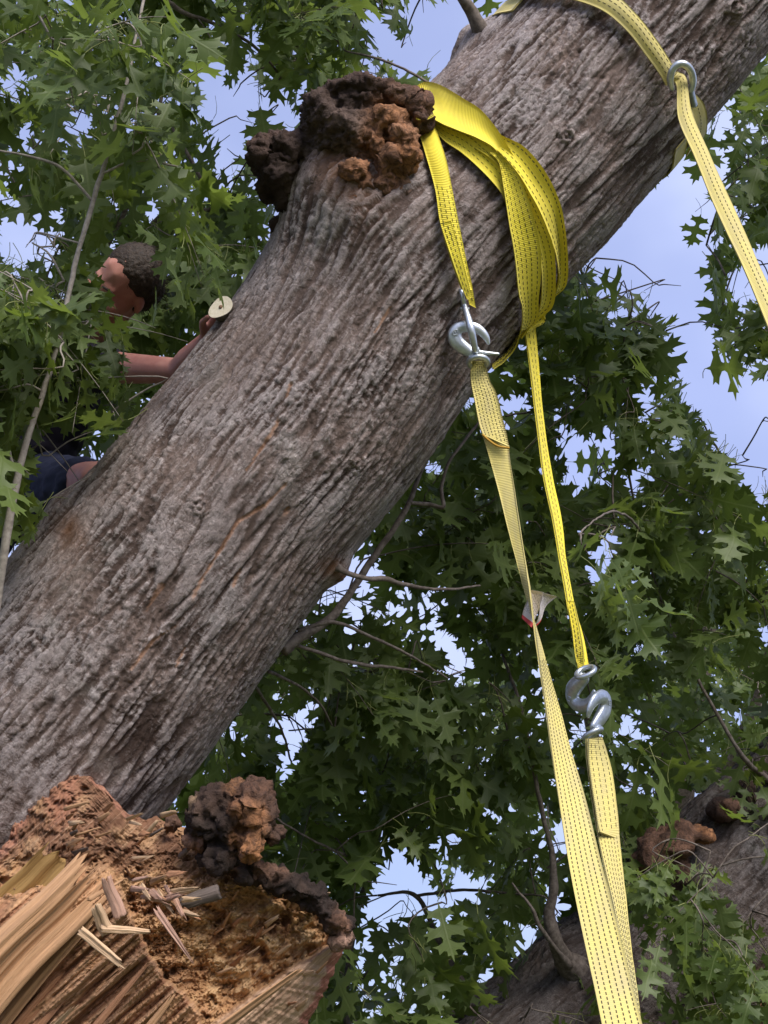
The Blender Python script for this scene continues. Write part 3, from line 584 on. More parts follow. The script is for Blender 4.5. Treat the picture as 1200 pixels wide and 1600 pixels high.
def splinter(x0, y0, d0, x1, y1, d1, wpx, mat, thick=.012, tip=.35, jag=.12, ns=9, nl=18, name='splinter', base_jag=None):
    """a torn strip of wood from (x0,y0) to its frayed tip at (x1,y1)"""
    p, q = at(x0, y0, d0), at(x1, y1, d1); Lg = np.linalg.norm(q - p); ax = (q - p) / Lg; wd = wpx * d0 / FPX
    view = nrm((p + q) / 2 - CAM); sd_ = nrm(np.cross(ax, view)); nn = nrm(np.cross(sd_, ax)); nn = nn if nn @ view < 0 else -nn
    s = np.linspace(-.5, .5, ns); ph = random.random() * 50
    end = 1 - jag * np.abs(RNG.normal(0, 1.3, ns)).clip(0, 3.2); beg = -(base_jag or jag * .4) * np.abs(RNG.normal(0, 1, ns)).clip(0, 2)
    t = np.linspace(0, 1, nl); TTm = beg[None] + t[:, None] * (end - beg)[None]
    wid = wd * (1 - (1 - tip) * TTm.clip(0, 1) ** 1.6); hh = np.round(RNG.normal(0, 1.1, ns).cumsum() * .6)[None] * min(thick * .22, .009) + min(thick, .012) * .3 * pn(TTm * 4 + ph, s[None] * 25)
    bow = thick * 1.2 * np.sin(TTm.clip(0, 1) * 2.6 + ph) * .5
    off = wd * .12 * pn(TTm * 3 + ph, .5)
    base = p + TTm[..., None] * Lg * ax + (s[None] * wid + off)[..., None] * sd_
    prof = thick * (1 - (2 * np.abs(s)) ** 3 * .5)[None] * (1 - .7 * TTm.clip(0, 1) ** 3)
    topv = base + (prof * .5 + hh + bow)[..., None] * nn; bot = base + (-prof * .5 + hh * .4 + bow)[..., None] * nn
    V = np.vstack([topv.reshape(-1, 3), bot.reshape(-1, 3)]); n = ns * nl; G = grid_faces(nl, ns); i = np.arange(nl - 1); j = np.arange(ns - 1)
    S = [G, G[:, ::-1] + n, np.stack([i * ns, (i + 1) * ns, (i + 1) * ns + n, i * ns + n], 1), np.stack([i * ns + ns - 1, i * ns + ns - 1 + n, (i + 1) * ns + ns - 1 + n, (i + 1) * ns + ns - 1], 1),
         np.stack([j, j + n, j + 1 + n, j + 1], 1), np.stack([(nl - 1) * ns + j, (nl - 1) * ns + j + 1, (nl - 1) * ns + j + 1 + n, (nl - 1) * ns + j + n], 1)]
    me = mesh_np(name, V, np.vstack(S), M_SP[mat], smooth=False); uvt = np.stack([TTm * Lg + ph, np.broadcast_to(s[None] * wd + ph, TTm.shape)], -1).reshape(-1, 2)
    uv_pt(me, np.vstack([uvt, uvt + .05])); return link(name, me, limb)
for a in [(-70, 1500, 3.30, 97, 1336, 3.34, 66, 'ochre', .05, .9, .05, 12, 26, 'splinter'), (-60, 1540, 3.25, 84, 1398, 3.285, 36, 'dark', .03, .7, .12, 11, 24),
          (-110, 1630, 3.20, 158, 1356, 3.27, 92, 'tan', .07, .9, .05, 34, 40), (-60, 1665, 3.20, 152, 1425, 3.25, 30, 'tan', .03, .5, .07, 9, 30), (-40, 1700, 3.23, 178, 1445, 3.28, 46, 'red', .03, .6, .07, 12, 30),
          (300, 1640, 3.24, 474, 1512, 3.33, 16, 'tan', .03, .5, .06, 8, 26), (-90, 1590, 3.23, 60, 1440, 3.26, 16, 'pale', .02, .3, .1, 6, 26), (110, 1650, 3.20, 236, 1500, 3.25, 14, 'red', .016, .3, .12, 7, 26), (190, 1660, 3.19, 276, 1548, 3.24, 16, 'tan', .018, .4, .12, 7, 22),
          (-40, 1720, 3.16, 120, 1568, 3.20, 20, 'pale', .02, .4, .10, 8, 26)]:
    splinter(*a)
for a in [(188, 1432, 3.12, 165, 1368, 3.12, 21, 'pink', .016, .75, .06), (169, 1458, 3.10, 148, 1412, 3.11, 23, 'pale', .02, .7, .12), (160, 1450, 3.11, 238, 1456, 3.12, 13, 'pale', .012, .5, .08), (126, 1455, 3.09, 197, 1513, 3.06, 15, 'pale', .012, .7, .07),
          (246, 1424, 3.14, 306, 1510, 3.10, 11, 'pink', .008, .2, .1), (340, 1394, 3.22, 278, 1414, 3.22, 24, 'dark', .02, .8, .06), (140, 1405, 3.17, 196, 1372, 3.22, 8, 'tan', .008, .3, .1), (150, 1440, 3.14, 200, 1395, 3.2, 9, 'tan', .008, .3, .1)]:
    splinter(*a)
for k in range(17):
    x = random.uniform(205, 300); y = random.uniform(1362, 1425); a = random.uniform(-.5, 1.1); l = random.uniform(20, 48)
    splinter(x, y, 3.20 + random.uniform(-.03, .04), x + l * math.cos(a), y + l * math.sin(a), 3.17 + random.uniform(-.04, .03), random.uniform(6, 13), random.choice(['pink', 'tan', 'pale', 'red']), .008, .25, .22, 6, 9)
for k in range(30):
    x = random.uniform(330, 500); y = random.uniform(1400, 1580); a = random.uniform(-1.1, -.2); l = random.uniform(12, 30)
    splinter(x, y, 3.42, x + l * math.cos(a), y + l * math.sin(a), 3.38, random.uniform(4, 9), random.choice(['tan', 'red', 'pale']), .006, .4, .15, 4, 6)
for k in range(22):
    x = random.uniform(95, 290); y = random.uniform(1262, 1350); a = random.uniform(-.9, .3); l = random.uniform(15, 40)
    splinter(x, y, 3.40, x + l * math.cos(a), y + l * math.sin(a), 3.37, random.uniform(4, 10), random.choice(['pale', 'tan', 'red', 'dark']), .007, .4, .15, 4, 6)
BK = (.024, .017, .014)
burl('burl', [(342, 1258, 3.39, 30, 26, .06, (.05, .03, .022)), (368, 1238, 3.39, 20, 14, .05, (.24, .115, .055)), (398, 1246, 3.37, 28, 24, .06, (.10, .052, .034)), (418, 1275, 3.37, 18, 30, .06, (.07, .04, .028)), (430, 1300, 3.38, 12, 20, .05, (.09, .05, .034)), (326, 1292, 3.39, 28, 30, .07, BK), (362, 1290, 3.37, 32, 34, .07, BK),
      (388, 1325, 3.31, 17, 26, .035, OR), (345, 1335, 3.37, 40, 20, .06, BK), (394, 1278, 3.335, 16, 24, .04, (.26, .12, .055)), (372, 1262, 3.335, 14, 12, .035, (.20, .09, .045)), (318, 1262, 3.39, 14, 12, .04, (.30, .2, .12)), (265, 1284, 3.5, 13, 11, .03, BR)], limb, .0058, 41.0, amp=1.1)
_rr = random.Random(4); _rim = []
for k in range(46):
    t = k / 45; x, y = np.interp(t, [0, .2, .45, .7, .9, 1], [300, 350, 415, 470, 520, 534]), np.interp(t, [0, .2, .45, .7, .9, 1], [1312, 1345, 1358, 1385, 1420, 1445])
    _rim.append((x + _rr.uniform(-9, 9), y + _rr.uniform(-9, 13), 3.39 + _rr.uniform(-.02, .03), _rr.uniform(7, 20), _rr.uniform(5, 15), .035, BK if _rr.random() < .8 else BR))
burl('rotten_rim', _rim + [(532, 1464, 3.41, 14, 15, .04, (.36, .22, .16))], limb, .006, 51.0)

# ------------------------------------------------------------------ webbing straps
def ribbon(name, Ls, Rs, parent, mat, thick=.0045, lines=(.14, .32, .5, .68, .86), n=None, stitch=(0, 1), sag=0.0, sides=(1, -1), pitch=.016, crease=0.0):
    """flat webbing between two edge lines; sews on rows of black thread as a sub-part"""
    Ls, Rs = np.asarray(Ls), np.asarray(Rs); n = n or len(Ls) * 12; K = 9
    A = catmull(Ls, n); B = catmull(Rs, n); Cn = (A + B) / 2
    l = np.concatenate([[0], np.cumsum(np.linalg.norm(np.diff(Cn, axis=0), axis=1))]); T = nrm(np.gradient(Cn, axis=0)); W = B - A; N = nrm(np.cross(T, W))
    s = np.linspace(0, 1, K)
    def surf(i, s_, off):       # i: float index array, s_: across, off: along normal
        i0 = np.clip(np.floor(i).astype(int), 0, n - 2); f = (i - i0)[..., None]; g = lambda X: X[i0] * (1 - f) + X[i0 + 1] * f
        c = sag * np.sin(s_ * math.pi) + crease * np.sin(s_ * math.pi * 2.0 + 3 * pn(i * .05, 2.0)) + .0012 * pn(i * .12, s_ * 4)
        return g(A) + g(W) * s_[..., None] + nrm(g(N)) * (off + c)[..., None]
    I, S = np.meshgrid(np.arange(n, dtype=float), s, indexing='ij')
    top = surf(I, S, np.full_like(I, thick / 2)); bot = surf(I, S, np.full_like(I, -thick / 2)); m = n * K; G = grid_faces(n, K); i = np.arange(n - 1); j = np.arange(K - 1)
    F = [G, G[:, ::-1] + m, np.stack([i * K, (i + 1) * K, (i + 1) * K + m, i * K + m], 1)[:, ::-1], np.stack([i * K + K - 1, i * K + K - 1 + m, (i + 1) * K + K - 1 + m, (i + 1) * K + K - 1], 1)[:, ::-1],
         np.stack([j, j + m, j + 1 + m, j + 1], 1)[:, ::-1], np.stack([(n - 1) * K + j, (n - 1) * K + j + 1, (n - 1) * K + j + 1 + m, (n - 1) * K + j + m], 1)[:, ::-1]]
    me = mesh_np(name, np.vstack([top.reshape(-1, 3), bot.reshape(-1, 3)]), np.vstack(F), mat, smooth=True)
    wd = np.linalg.norm(W, axis=1).mean(); uv = np.stack([l[I.astype(int)], S * wd], -1).reshape(-1, 2); uv_pt(me, np.vstack([uv, uv + .3]))
    o = link(name, me, parent)
    if lines:
        Vs, Fs, k = [], [], 0
        for sd_ in sides:
            for ln in lines:
                u = np.arange(l[-1] * stitch[0] + random.random() * pitch, l[-1] * stitch[1] - pitch, pitch)
                if not len(u): continue
                a = np.interp(u, l, np.arange(n)); b = np.interp(u + pitch * .55, l, np.arange(n)); hw = .00070 / wd
                o1 = sd_ * (thick / 2 - .0006); o2 = sd_ * (thick / 2 + .0009)
                q = [surf(ii, np.full_like(a, ln + e * hw + .006 * math.sin(ln * 40)), np.full_like(a, oo)) for oo in (o1, o2) for ii, e in ((a, -1), (a, 1), (b, 1), (b, -1))]
                Vs.append(np.stack(q, 1).reshape(-1, 3)); f = np.array([[4, 5, 6, 7], [0, 4, 7, 3], [1, 2, 6, 5], [0, 1, 5, 4], [3, 7, 6, 2]])
                Fs.append((np.arange(len(u))[:, None, None] * 8 + f[None] + k).reshape(-1, 4)); k += len(u) * 8
        if Vs:
            st = link('stitching', mesh_np('stitching', np.vstack(Vs), np.vstack(Fs), M_THREAD, False), o); st['kind'] = 'stuff'
    return o
GRP = 'yellow webbing straps'
slA = thing('lifting_strap', 'yellow strap looped through a silver hook high on the trunk, leaving at the right edge', 'strap', GRP)
slB = thing('lifting_strap', 'bright yellow webbing strap wound in several folds round the trunk beside the burl', 'strap', GRP)
slC = thing('lifting_strap', 'long twisted yellow strap hanging from the big upper hook down to the bottom edge', 'strap', GRP)
slD = thing('lifting_strap', 'shorter dusty yellow strap on the lower hook, half behind the long twisted strap', 'strap', GRP)
def E(pts, off=.012, d=None): return [on(x, y, off, d) for x, y in pts]
def back_wrap(p, q, width, parent, mat, off=.012, way=1):
    """carry a strap round the far side of the trunk from point p to point q"""
    u0, t0 = MAIN.uth(p); u1, t1 = MAIN.uth(q)
    while way > 0 and t1 < t0: t1 += 2 * math.pi
    while way < 0 and t1 > t0: t1 -= 2 * math.pi
    k = np.linspace(0, 1, 12); u = u0 + (u1 - u0) * k; t = t0 + (t1 - t0) * k
    a, _ = MAIN.pt(u - width / 2, t, off * np.ones_like(u)); b, _ = MAIN.pt(u + width / 2, t, off * np.ones_like(u))
    return ribbon('webbing', a, b, parent, mat, n=60, lines=(.2, .5, .8), sides=(1,))
# strap B: folds over the trunk
sgn = 1 if MAIN.uth(on(600, 330))[1] > 0 else -1     # sign of the angle on the upper-left flank
SA_t = [(640, 165), (659, 156), (676, 147), (698, 152), (729, 171), (754, 187), (778, 216), (800, 246)]
SA_b = [(640, 200), (668, 198), (684, 203), (700, 211), (722, 219), (745, 227), (770, 240), (788, 262)]
ribbon('webbing', [on(*p, o_) for p, o_ in zip(SA_t, (.03, .04, .04, .04, .04, .038, .032, .012))], [on(*p, o_) for p, o_ in zip(SA_b, (.03, .038, .038, .038, .038, .036, .030, .012))], slB, M_WEB, lines=(), sag=.012)
ribbon('webbing', E([(681, 196), (705, 203), (729, 209), (752, 226), (776, 248), (792, 280)], .020), E([(678, 206), (697, 226), (722, 243), (752, 270), (780, 302), (792, 330)], .012), slB, M_WEB, lines=(.2, .45, .7), sag=.008)
ribbon('webbing', E([(710, 190), (745, 200), (782, 217), (814, 233), (840, 262), (861, 298), (871, 331), (876, 381), (876, 437), (865, 466), (846, 492), (823, 511)], .022, 4.1),
       E([(716, 212), (735, 220), (765, 236), (795, 266), (822, 304), (844, 346), (859, 392), (863, 430), (855, 460), (848, 474), (834, 498), (815, 515)], .022, 4.1), slB, M_WEB, lines=(.12, .36, .62, .86), sag=.012, crease=.003)
ribbon('webbing', E([(752, 226), (779, 245), (806, 277), (825, 311), (843, 350), (854, 381), (857, 428), (852, 469), (838, 500), (820, 520)], .027, 4.1),
       E([(742, 236), (768, 254), (796, 290), (812, 325), (824, 355), (836, 397), (840, 428), (838, 469), (826, 498), (808, 524)], .016, 4.1), slB, M_WEB, lines=(.2, .5, .8), sag=.010)
ribbon('webbing', E([(776, 244), (792, 262), (806, 286), (821, 331), (832, 387), (831, 428), (827, 459), (824, 491), (816, 519), (798, 549), (775, 568)], .034, 4.1),
       E([(764, 244), (777, 260), (783, 300), (789, 350), (796, 397), (801, 453), (806, 475), (805, 503), (795, 535), (778, 556), (760, 570)], .024, 4.1), slB, M_WEB, lines=(.14, .34, .54, .74, .92), sag=.008)
back_wrap(on(690, 165), on(800, 535), .09, slB, M_WEB, .014, sgn)
# left tail of B, out from behind the burl lump
ribbon('webbing', [at(650, 185, 3.74)] + E([(654, 201), (667, 250), (679, 303), (685, 353), (698, 406), (713, 452)], .030), [at(678, 180, 3.76)] + E([(680, 195), (697, 256), (705, 303), (712, 350), (720, 400), (728, 452)], .030), slB, M_WEB, lines=(.15, .4, .65, .88), stitch=(.55, 1), sag=.006)
ribbon('eye_loop', E([(684, 355), (699, 408), (712, 448), (719, 466)], .036), E([(700, 352), (712, 400), (721, 440), (726, 462)], .038), slB, M_WEB, lines=(.25, .6))
ribbon('eye_loop', E([(716, 379), (721, 405), (728, 440), (733, 478)], .030), E([(708, 382), (712, 405), (719, 440), (725, 474)], .026), slB, M_WEB, lines=(.4,))
# the hanging tail of B
ribbon('webbing', [at(812, 500, 4.1), at(820, 519, 4.1), at(827, 569, 4.05), at(836, 640, 3.97), at(849, 740, 3.85), at(863, 810, 3.75), at(874, 872, 3.66), at(884, 925, 3.58), at(889, 960, 3.53), at(896, 1000, 3.47), at(903, 1046, 3.40)],
       [at(840, 495, 4.12), at(837, 512, 4.12), at(840, 560, 4.10), at(848, 650, 4.02), at(862, 740, 3.90), at(876, 810, 3.79), at(883, 870, 3.70), at(893, 925, 3.62), at(900, 960, 3.56), at(912, 1000, 3.49), at(920, 1040, 3.41)], slB, M_WEB, lines=(.3, .7), crease=.001, pitch=.02)
ribbon('eye_loop', [at(887, 940, 3.54), at(895, 985, 3.47), at(899, 1020, 3.42), at(902, 1036, 3.40)], [at(897, 940, 3.53), at(906, 980, 3.46), at(912, 1015, 3.40), at(912, 1044, 3.385)], slB, M_WEB, lines=(.3, .7))
# strap A
A_l = [(790, -14), (815, 1), (850, 0), (885, 4), (938, 21), (976, 52), (1004, 88), (1024, 116), (1034, 134)]
A_r = [(800, -40), (835, -26), (868, -22), (900, -14), (957, -2), (989, 25), (1019, 63), (1044, 103), (1052, 122)]
ribbon('webbing', E(A_l, .018), E(A_r, .020), slA, M_WEBD, lines=(.3, .55, .8), sag=.008)
ribbon('webbing', [on(1032, 128, .03), on(1042, 133, .04), at(1060, 186, 3.86), at(1085, 245, 3.75), at(1109, 305, 3.65), at(1134, 361, 3.55), at(1162, 420, 3.45), at(1200, 512, 3.30), at(1260, 660, 3.1), at(1340, 860, 2.85)],
       [on(1048, 112, .03), on(1057, 122, .04), at(1081, 175, 3.87), at(1106, 235, 3.77), at(1131, 291, 3.67), at(1158, 350, 3.57), at(1187, 417, 3.46), at(1226, 500, 3.32), at(1290, 650, 3.12), at(1372, 850, 2.87)], slA, M_WEBD, lines=(.36, .64), sag=.006)
ribbon('eye_loop', E([(1066, 140), (1072, 165), (1078, 195), (1074, 222), (1066, 240)], .014, 4.2), E([(1076, 142), (1092, 158), (1098, 180), (1096, 205), (1086, 225)], .014, 4.22), slA, M_WEBD, lines=(.5,))
back_wrap(on(812, 8), on(1062, 222), .06, slA, M_WEBD, .012, sgn)
# strap C: half a twist at mid-length, nearer and wider towards the camera
cU = [(737, 564, 757, 563, 3.83), (735, 593, 765, 593, 3.82), (741, 626, 776, 615, 3.80), (748, 662, 785, 651, 3.77), (757, 690, 794, 690, 3.74), (766, 720, 797, 718, 3.72), (780, 770, 804, 765, 3.67), (794, 826, 812, 820, 3.60), (810, 886, 822, 884, 3.52), (822, 930, 829, 928, 3.46)]
cD = [(836, 990, 840, 990, 3.38), (846, 1060, 860, 1060, 3.27), (853, 1110, 875, 1110, 3.18), (861, 1170, 891, 1170, 3.07), (873, 1250, 914, 1246, 2.93), (890, 1357, 940, 1350, 2.76), (910, 1457, 966, 1450, 2.60), (930, 1550, 990, 1548, 2.46), (952, 1660, 1018, 1658, 2.30), (990, 1850, 1066, 1848, 2.08)]
LS, RS = [], []
def with_width(x0, y0, x1, y1, d, sgn_, wm=.064):
    dx = abs(x1 - x0) * d / FPX; dz = math.sqrt(max(0, wm ** 2 - dx ** 2)) / 2 * sgn_
    return at(x0, y0, d + dz), at(x1, y1, d - dz)
for k in cU: a, b = with_width(*k, 1 if k[1] > 900 else .35); LS.append(a); RS.append(b)
for k in cD: b, a = with_width(*k, -1 if k[1] < 1000 else -.5); LS.append(a); RS.append(b)
ribbon('webbing', LS, RS, slC, M_WEBD, n=330, lines=(.1, .26, .42, .58, .74, .9), stitch=(.40, 1), sides=(1, -1), pitch=.0125)
ov = lambda k, s_: at(k[0] + (k[2] - k[0]) * s_, k[1] + (k[3] - k[1]) * s_, k[4] - .020)
ribbon('sewn_overlap', [at(k[0] + 1, k[1], k[4] - .016) for k in cU[:4]] + [at(755, 680, 3.73)], [at(k[2] - 1, k[3], k[4] - .020) for k in cU[:4]] + [at(796, 699, 3.70)], slC, M_WEBD, lines=(.12, .27, .42, .57, .72, .87), sides=(1, -1), pitch=.011, n=80)
V, F, c = tube([at(754, 679, 3.712), at(764, 688, 3.705), at(778, 697, 3.69), at(796, 700, 3.685)], .003, 6, 20); link('hem', tubes_mesh('hem', [(V, F, c)], NM('amber_hem').done((.40, .22, .03), .8)), slC)
# paper tag on C
def paper_tag():
    q = NM('printed_tag'); v = q.coord('UV'); sp = q.n('ShaderNodeSeparateXYZ'); q.l(v, sp.inputs[0])
    ln = q.rng(q.math('ABSOLUTE', q.math('SUBTRACT', q.math('FRACT', q.math('MULTIPLY', sp.outputs[0], 9)), .5)), .14, .20, 1, 0)
    wd = q.rng(q.noise(q.coord('UV', (9, 30, 1)), 1, 2), .45, .52); inb = q.math('MULTIPLY', q.rng(sp.outputs[1], .28, .30), q.rng(sp.outputs[1], .94, .92))
    c = q.mix(q.math('MULTIPLY', q.math('MULTIPLY', ln, wd), inb), (.62, .56, .56), (.16, .13, .14)); c = q.mix(q.rng(sp.outputs[1], .13, .12), c, (.52, .06, .06))
    m = q.done(c, .6)
    for corners in ([(815, 965, 3.47), (832, 980, 3.46), (850, 925, 3.44), (829, 922, 3.46)], [(832, 982, 3.46), (842, 968, 3.47), (868, 931, 3.50), (850, 927, 3.44)]):
        P = [at(*p) for p in corners]; nu = 8; U, Vv = np.meshgrid(np.linspace(0, 1, nu), np.linspace(0, 1, nu), indexing='ij')
        n = nrm(np.cross(P[1] - P[0], P[3] - P[0])); G = ((1 - U) * (1 - Vv))[..., None] * P[0] + (U * (1 - Vv))[..., None] * P[1] + (U * Vv)[..., None] * P[2] + ((1 - U) * Vv)[..., None] * P[3]
        G = G + n * (.006 * np.sin(Vv * 5 + U * 2))[..., None]; m_ = nu * nu; f = grid_faces(nu, nu)
        e = [k * nu for k in range(nu)]; ring = list(range(nu)) + [k * nu + nu - 1 for k in range(1, nu)] + [(nu - 1) * nu + k for k in range(nu - 2, -1, -1)] + [k * nu for k in range(nu - 2, 0, -1)]
        rs = np.array([[ring[k], ring[(k + 1) % len(ring)], ring[(k + 1) % len(ring)] + m_, ring[k] + m_] for k in range(len(ring))])
        me = mesh_np('tag', np.vstack([G.reshape(-1, 3), G.reshape(-1, 3) + n * .0008]), np.vstack([f, f[:, ::-1] + m_, rs]), m); uv = np.stack([U, Vv], -1).reshape(-1, 2); uv_pt(me, np.vstack([uv, uv])); link('tag', me, slC)
paper_tag()
# strap D
dK = [(916, 1154, 940, 1152, 3.30), (916, 1180, 948, 1176, 3.28), (920, 1217, 956, 1208, 3.23), (930, 1283, 964, 1270, 3.14), (943, 1350, 970, 1335, 3.04), (957, 1413, 977, 1400, 2.95), (971, 1485, 985, 1478, 2.85), (984, 1550, 994, 1545, 2.76), (998, 1630, 1006, 1628, 2.65), (1030, 1800, 1045, 1800, 2.45)]
LS, RS = zip(*[with_width(*k, -1, .060) for k in dK]); ribbon('webbing', LS, RS, slD, M_WEBD, n=200, lines=(.1, .25, .4, .55, .7, .85), pitch=.0125)
ribbon('sewn_overlap', [at(k[0] + 3, k[1], k[4] - .035) for k in dK[:4]] + [at(936, 1300, 3.07)], [at(k[2] + 1, k[3] + 4, k[4] - .002) for k in dK[:4]] + [at(967, 1312, 3.10)], slD, M_WEBD, lines=(.15, .38, .62, .85), n=70, sides=(1, -1))

# ------------------------------------------------------------------ hooks
def hook(parent, eye, xa, ya, size, mirror=1, eye_tilt=.5, latch=True, fat=1.0):
    """clevis-less eye hook; eye centre, local x/y directions; size = metres per template unit"""
    xa = nrm(xa) * mirror; ya = nrm(np.asarray(ya) - nrm(xa) * (np.asarray(ya) @ nrm(xa))); za = np.cross(xa, ya); za = za if za @ AX_F < 0 else -za
    g = lambda x, y, z=0.0: np.asarray(eye) + size * (x * xa + y * ya + z * za)
    body = [(-4, 11, 8), (-14, 17, 9.5), (-25, 24, 11.5), (-34, 33, 12), (-37, 44, 11), (-31, 53, 10), (-18, 56, 9.5), (-3, 53, 8.6), (7, 46, 7.2), (13, 38, 5.6), (16, 30, 3.4)]
    P = catmull([(x_, y_, r_ * fat) for x_, y_, r_ in body], 70); balls = [(g(x, y), np.array([xa * r * size, ya * r * size, za * r * size * .62])) for x, y, r in P]
    for t in np.linspace(0, 2 * math.pi, 44, endpoint=False): balls.append((g(15 * math.cos(t), 15 * math.sin(t) * eye_tilt, 15 * math.sin(t) * math.sqrt(1 - eye_tilt ** 2)), 4.6 * size))
    me = fuse(balls, size * 1.25, 2, 3); me.materials.clear(); me.materials.append(M_STEEL); h = link('hook', me, parent)
    # raised mark on the shank
    tb = [tube([g(*p, 8.2) for p in seg], .9 * size, 5, 8) for seg in ([(-40, 48), (-33, 50)], [(-40, 48), (-39, 41)], [(-33, 50), (-32, 43)], [(-39, 41), (-32, 43)], [(-36.5, 47), (-35.5, 44)])]
    link('emblem', tubes_mesh('emblem', tb, M_STEEL), h)
    if latch:
        tb = [tube([g(-3, 17, 5), g(6, 15, 5), g(18, 13.5, 4), g(33, 12.5, 2)], np.array([3.2, 3.0, 3.0, 2.2]) * size, 8, 20), tube([g(-3, 17, -5), g(6, 15, -4), g(18, 13.5, -2), g(33, 12.5, 0)], np.array([3.2, 3.0, 3.0, 2.2]) * size, 8, 20),
              tube([g(-3 + 4 * math.cos(t), 18 + 5 * math.sin(t), 8) for t in np.linspace(0, 5.4, 10)], 1.1 * size, 6, 30)]
        link('latch', tubes_mesh('latch', tb, M_STEEL), h)
    return h
U_ = 3.8 / FPX
hook(slC, at(747, 566, 3.80), AX_R, AX_U, U_, 1, .5)
hook(slB, at(723, 470, on(723, 470) @ AX_F - CAM @ AX_F - .035), -AX_F * .97 + AX_R * .25, -(at(742, 545, 3.8) - at(724, 466, 3.8)), U_ * 1.0, 1, .3, False) if False else None
def link_hook():      # the other strap end's hook seen edge-on, hooked through the big one
    top = at(723, 468, 3.80); bot = at(742, 547, 3.78); y = nrm(bot - top); sz = np.linalg.norm(bot - top); x = nrm(-AX_F - y * (-AX_F @ y))
    g = lambda a, b: top + x * a + y * b
    P = catmull([(*g(.0, .012), .0085), (*g(.012, .035), .0085), (*g(.028, .07), .0105), (*g(.030, .105), .0105), (*g(.008, sz), .009), (*g(-.018, sz - .006), .008), (*g(-.032, .10), .006)], 60)
    balls = [(p[:3], p[3]) for p in P] + [(g(.016 * math.cos(t), -.006 + .020 * math.sin(t)), .0068) for t in np.linspace(0, 2 * math.pi, 36, endpoint=False)]
    me = fuse(balls, .0022, 2, 3); me.materials.clear(); me.materials.append(M_STEEL); h = link('hook', me, slB)
    V, F, c = tube([g(.0, .026) - AX_R * .012, g(.0, .026) + AX_R * .012], .004, 8, 6); link('rivet', tubes_mesh('rivet', [(V, F, c)], M_STEEL), h)
link_hook()
# lower pair: two hooks caught in one another
hook(slD, at(926, 1146, 3.315), nrm(AX_R * .62 + AX_F * .78), nrm(AX_U + AX_R * .06), 3.3 / FPX * 1.0, -1, .6, False, 1.25)
hook(slB, at(915, 1050, 3.35), nrm(AX_R * .55 - AX_F * .83), nrm(-AX_U + AX_R * .12), 3.3 / FPX * 1.0, 1, .4, False, 1.25)
def ring_hook():      # silver hook round strap A
    pts = []
    for t in np.linspace(-.5, 3.9, 60): pts.append((on(1050, 128, .035) + nrm(AX_R * .9 - AX_U * .15) * .034 * math.cos(t) + nrm(AX_U) * .036 * math.sin(t) - AX_F * (.02 + .028 * math.sin(t * 1.0 - .4)), .0105 - .004 * (t > 3.3) * (t - 3.3)))
    pts += [(pts[0][0] * (1 - k) + on(1076, 160, .02) * k, .0105) for k in np.linspace(0, 1, 12)]
    me = fuse(pts, .0024, 2, 3); me.materials.clear(); me.materials.append(M_STEEL); link('hook', me, slA)
ring_hook()

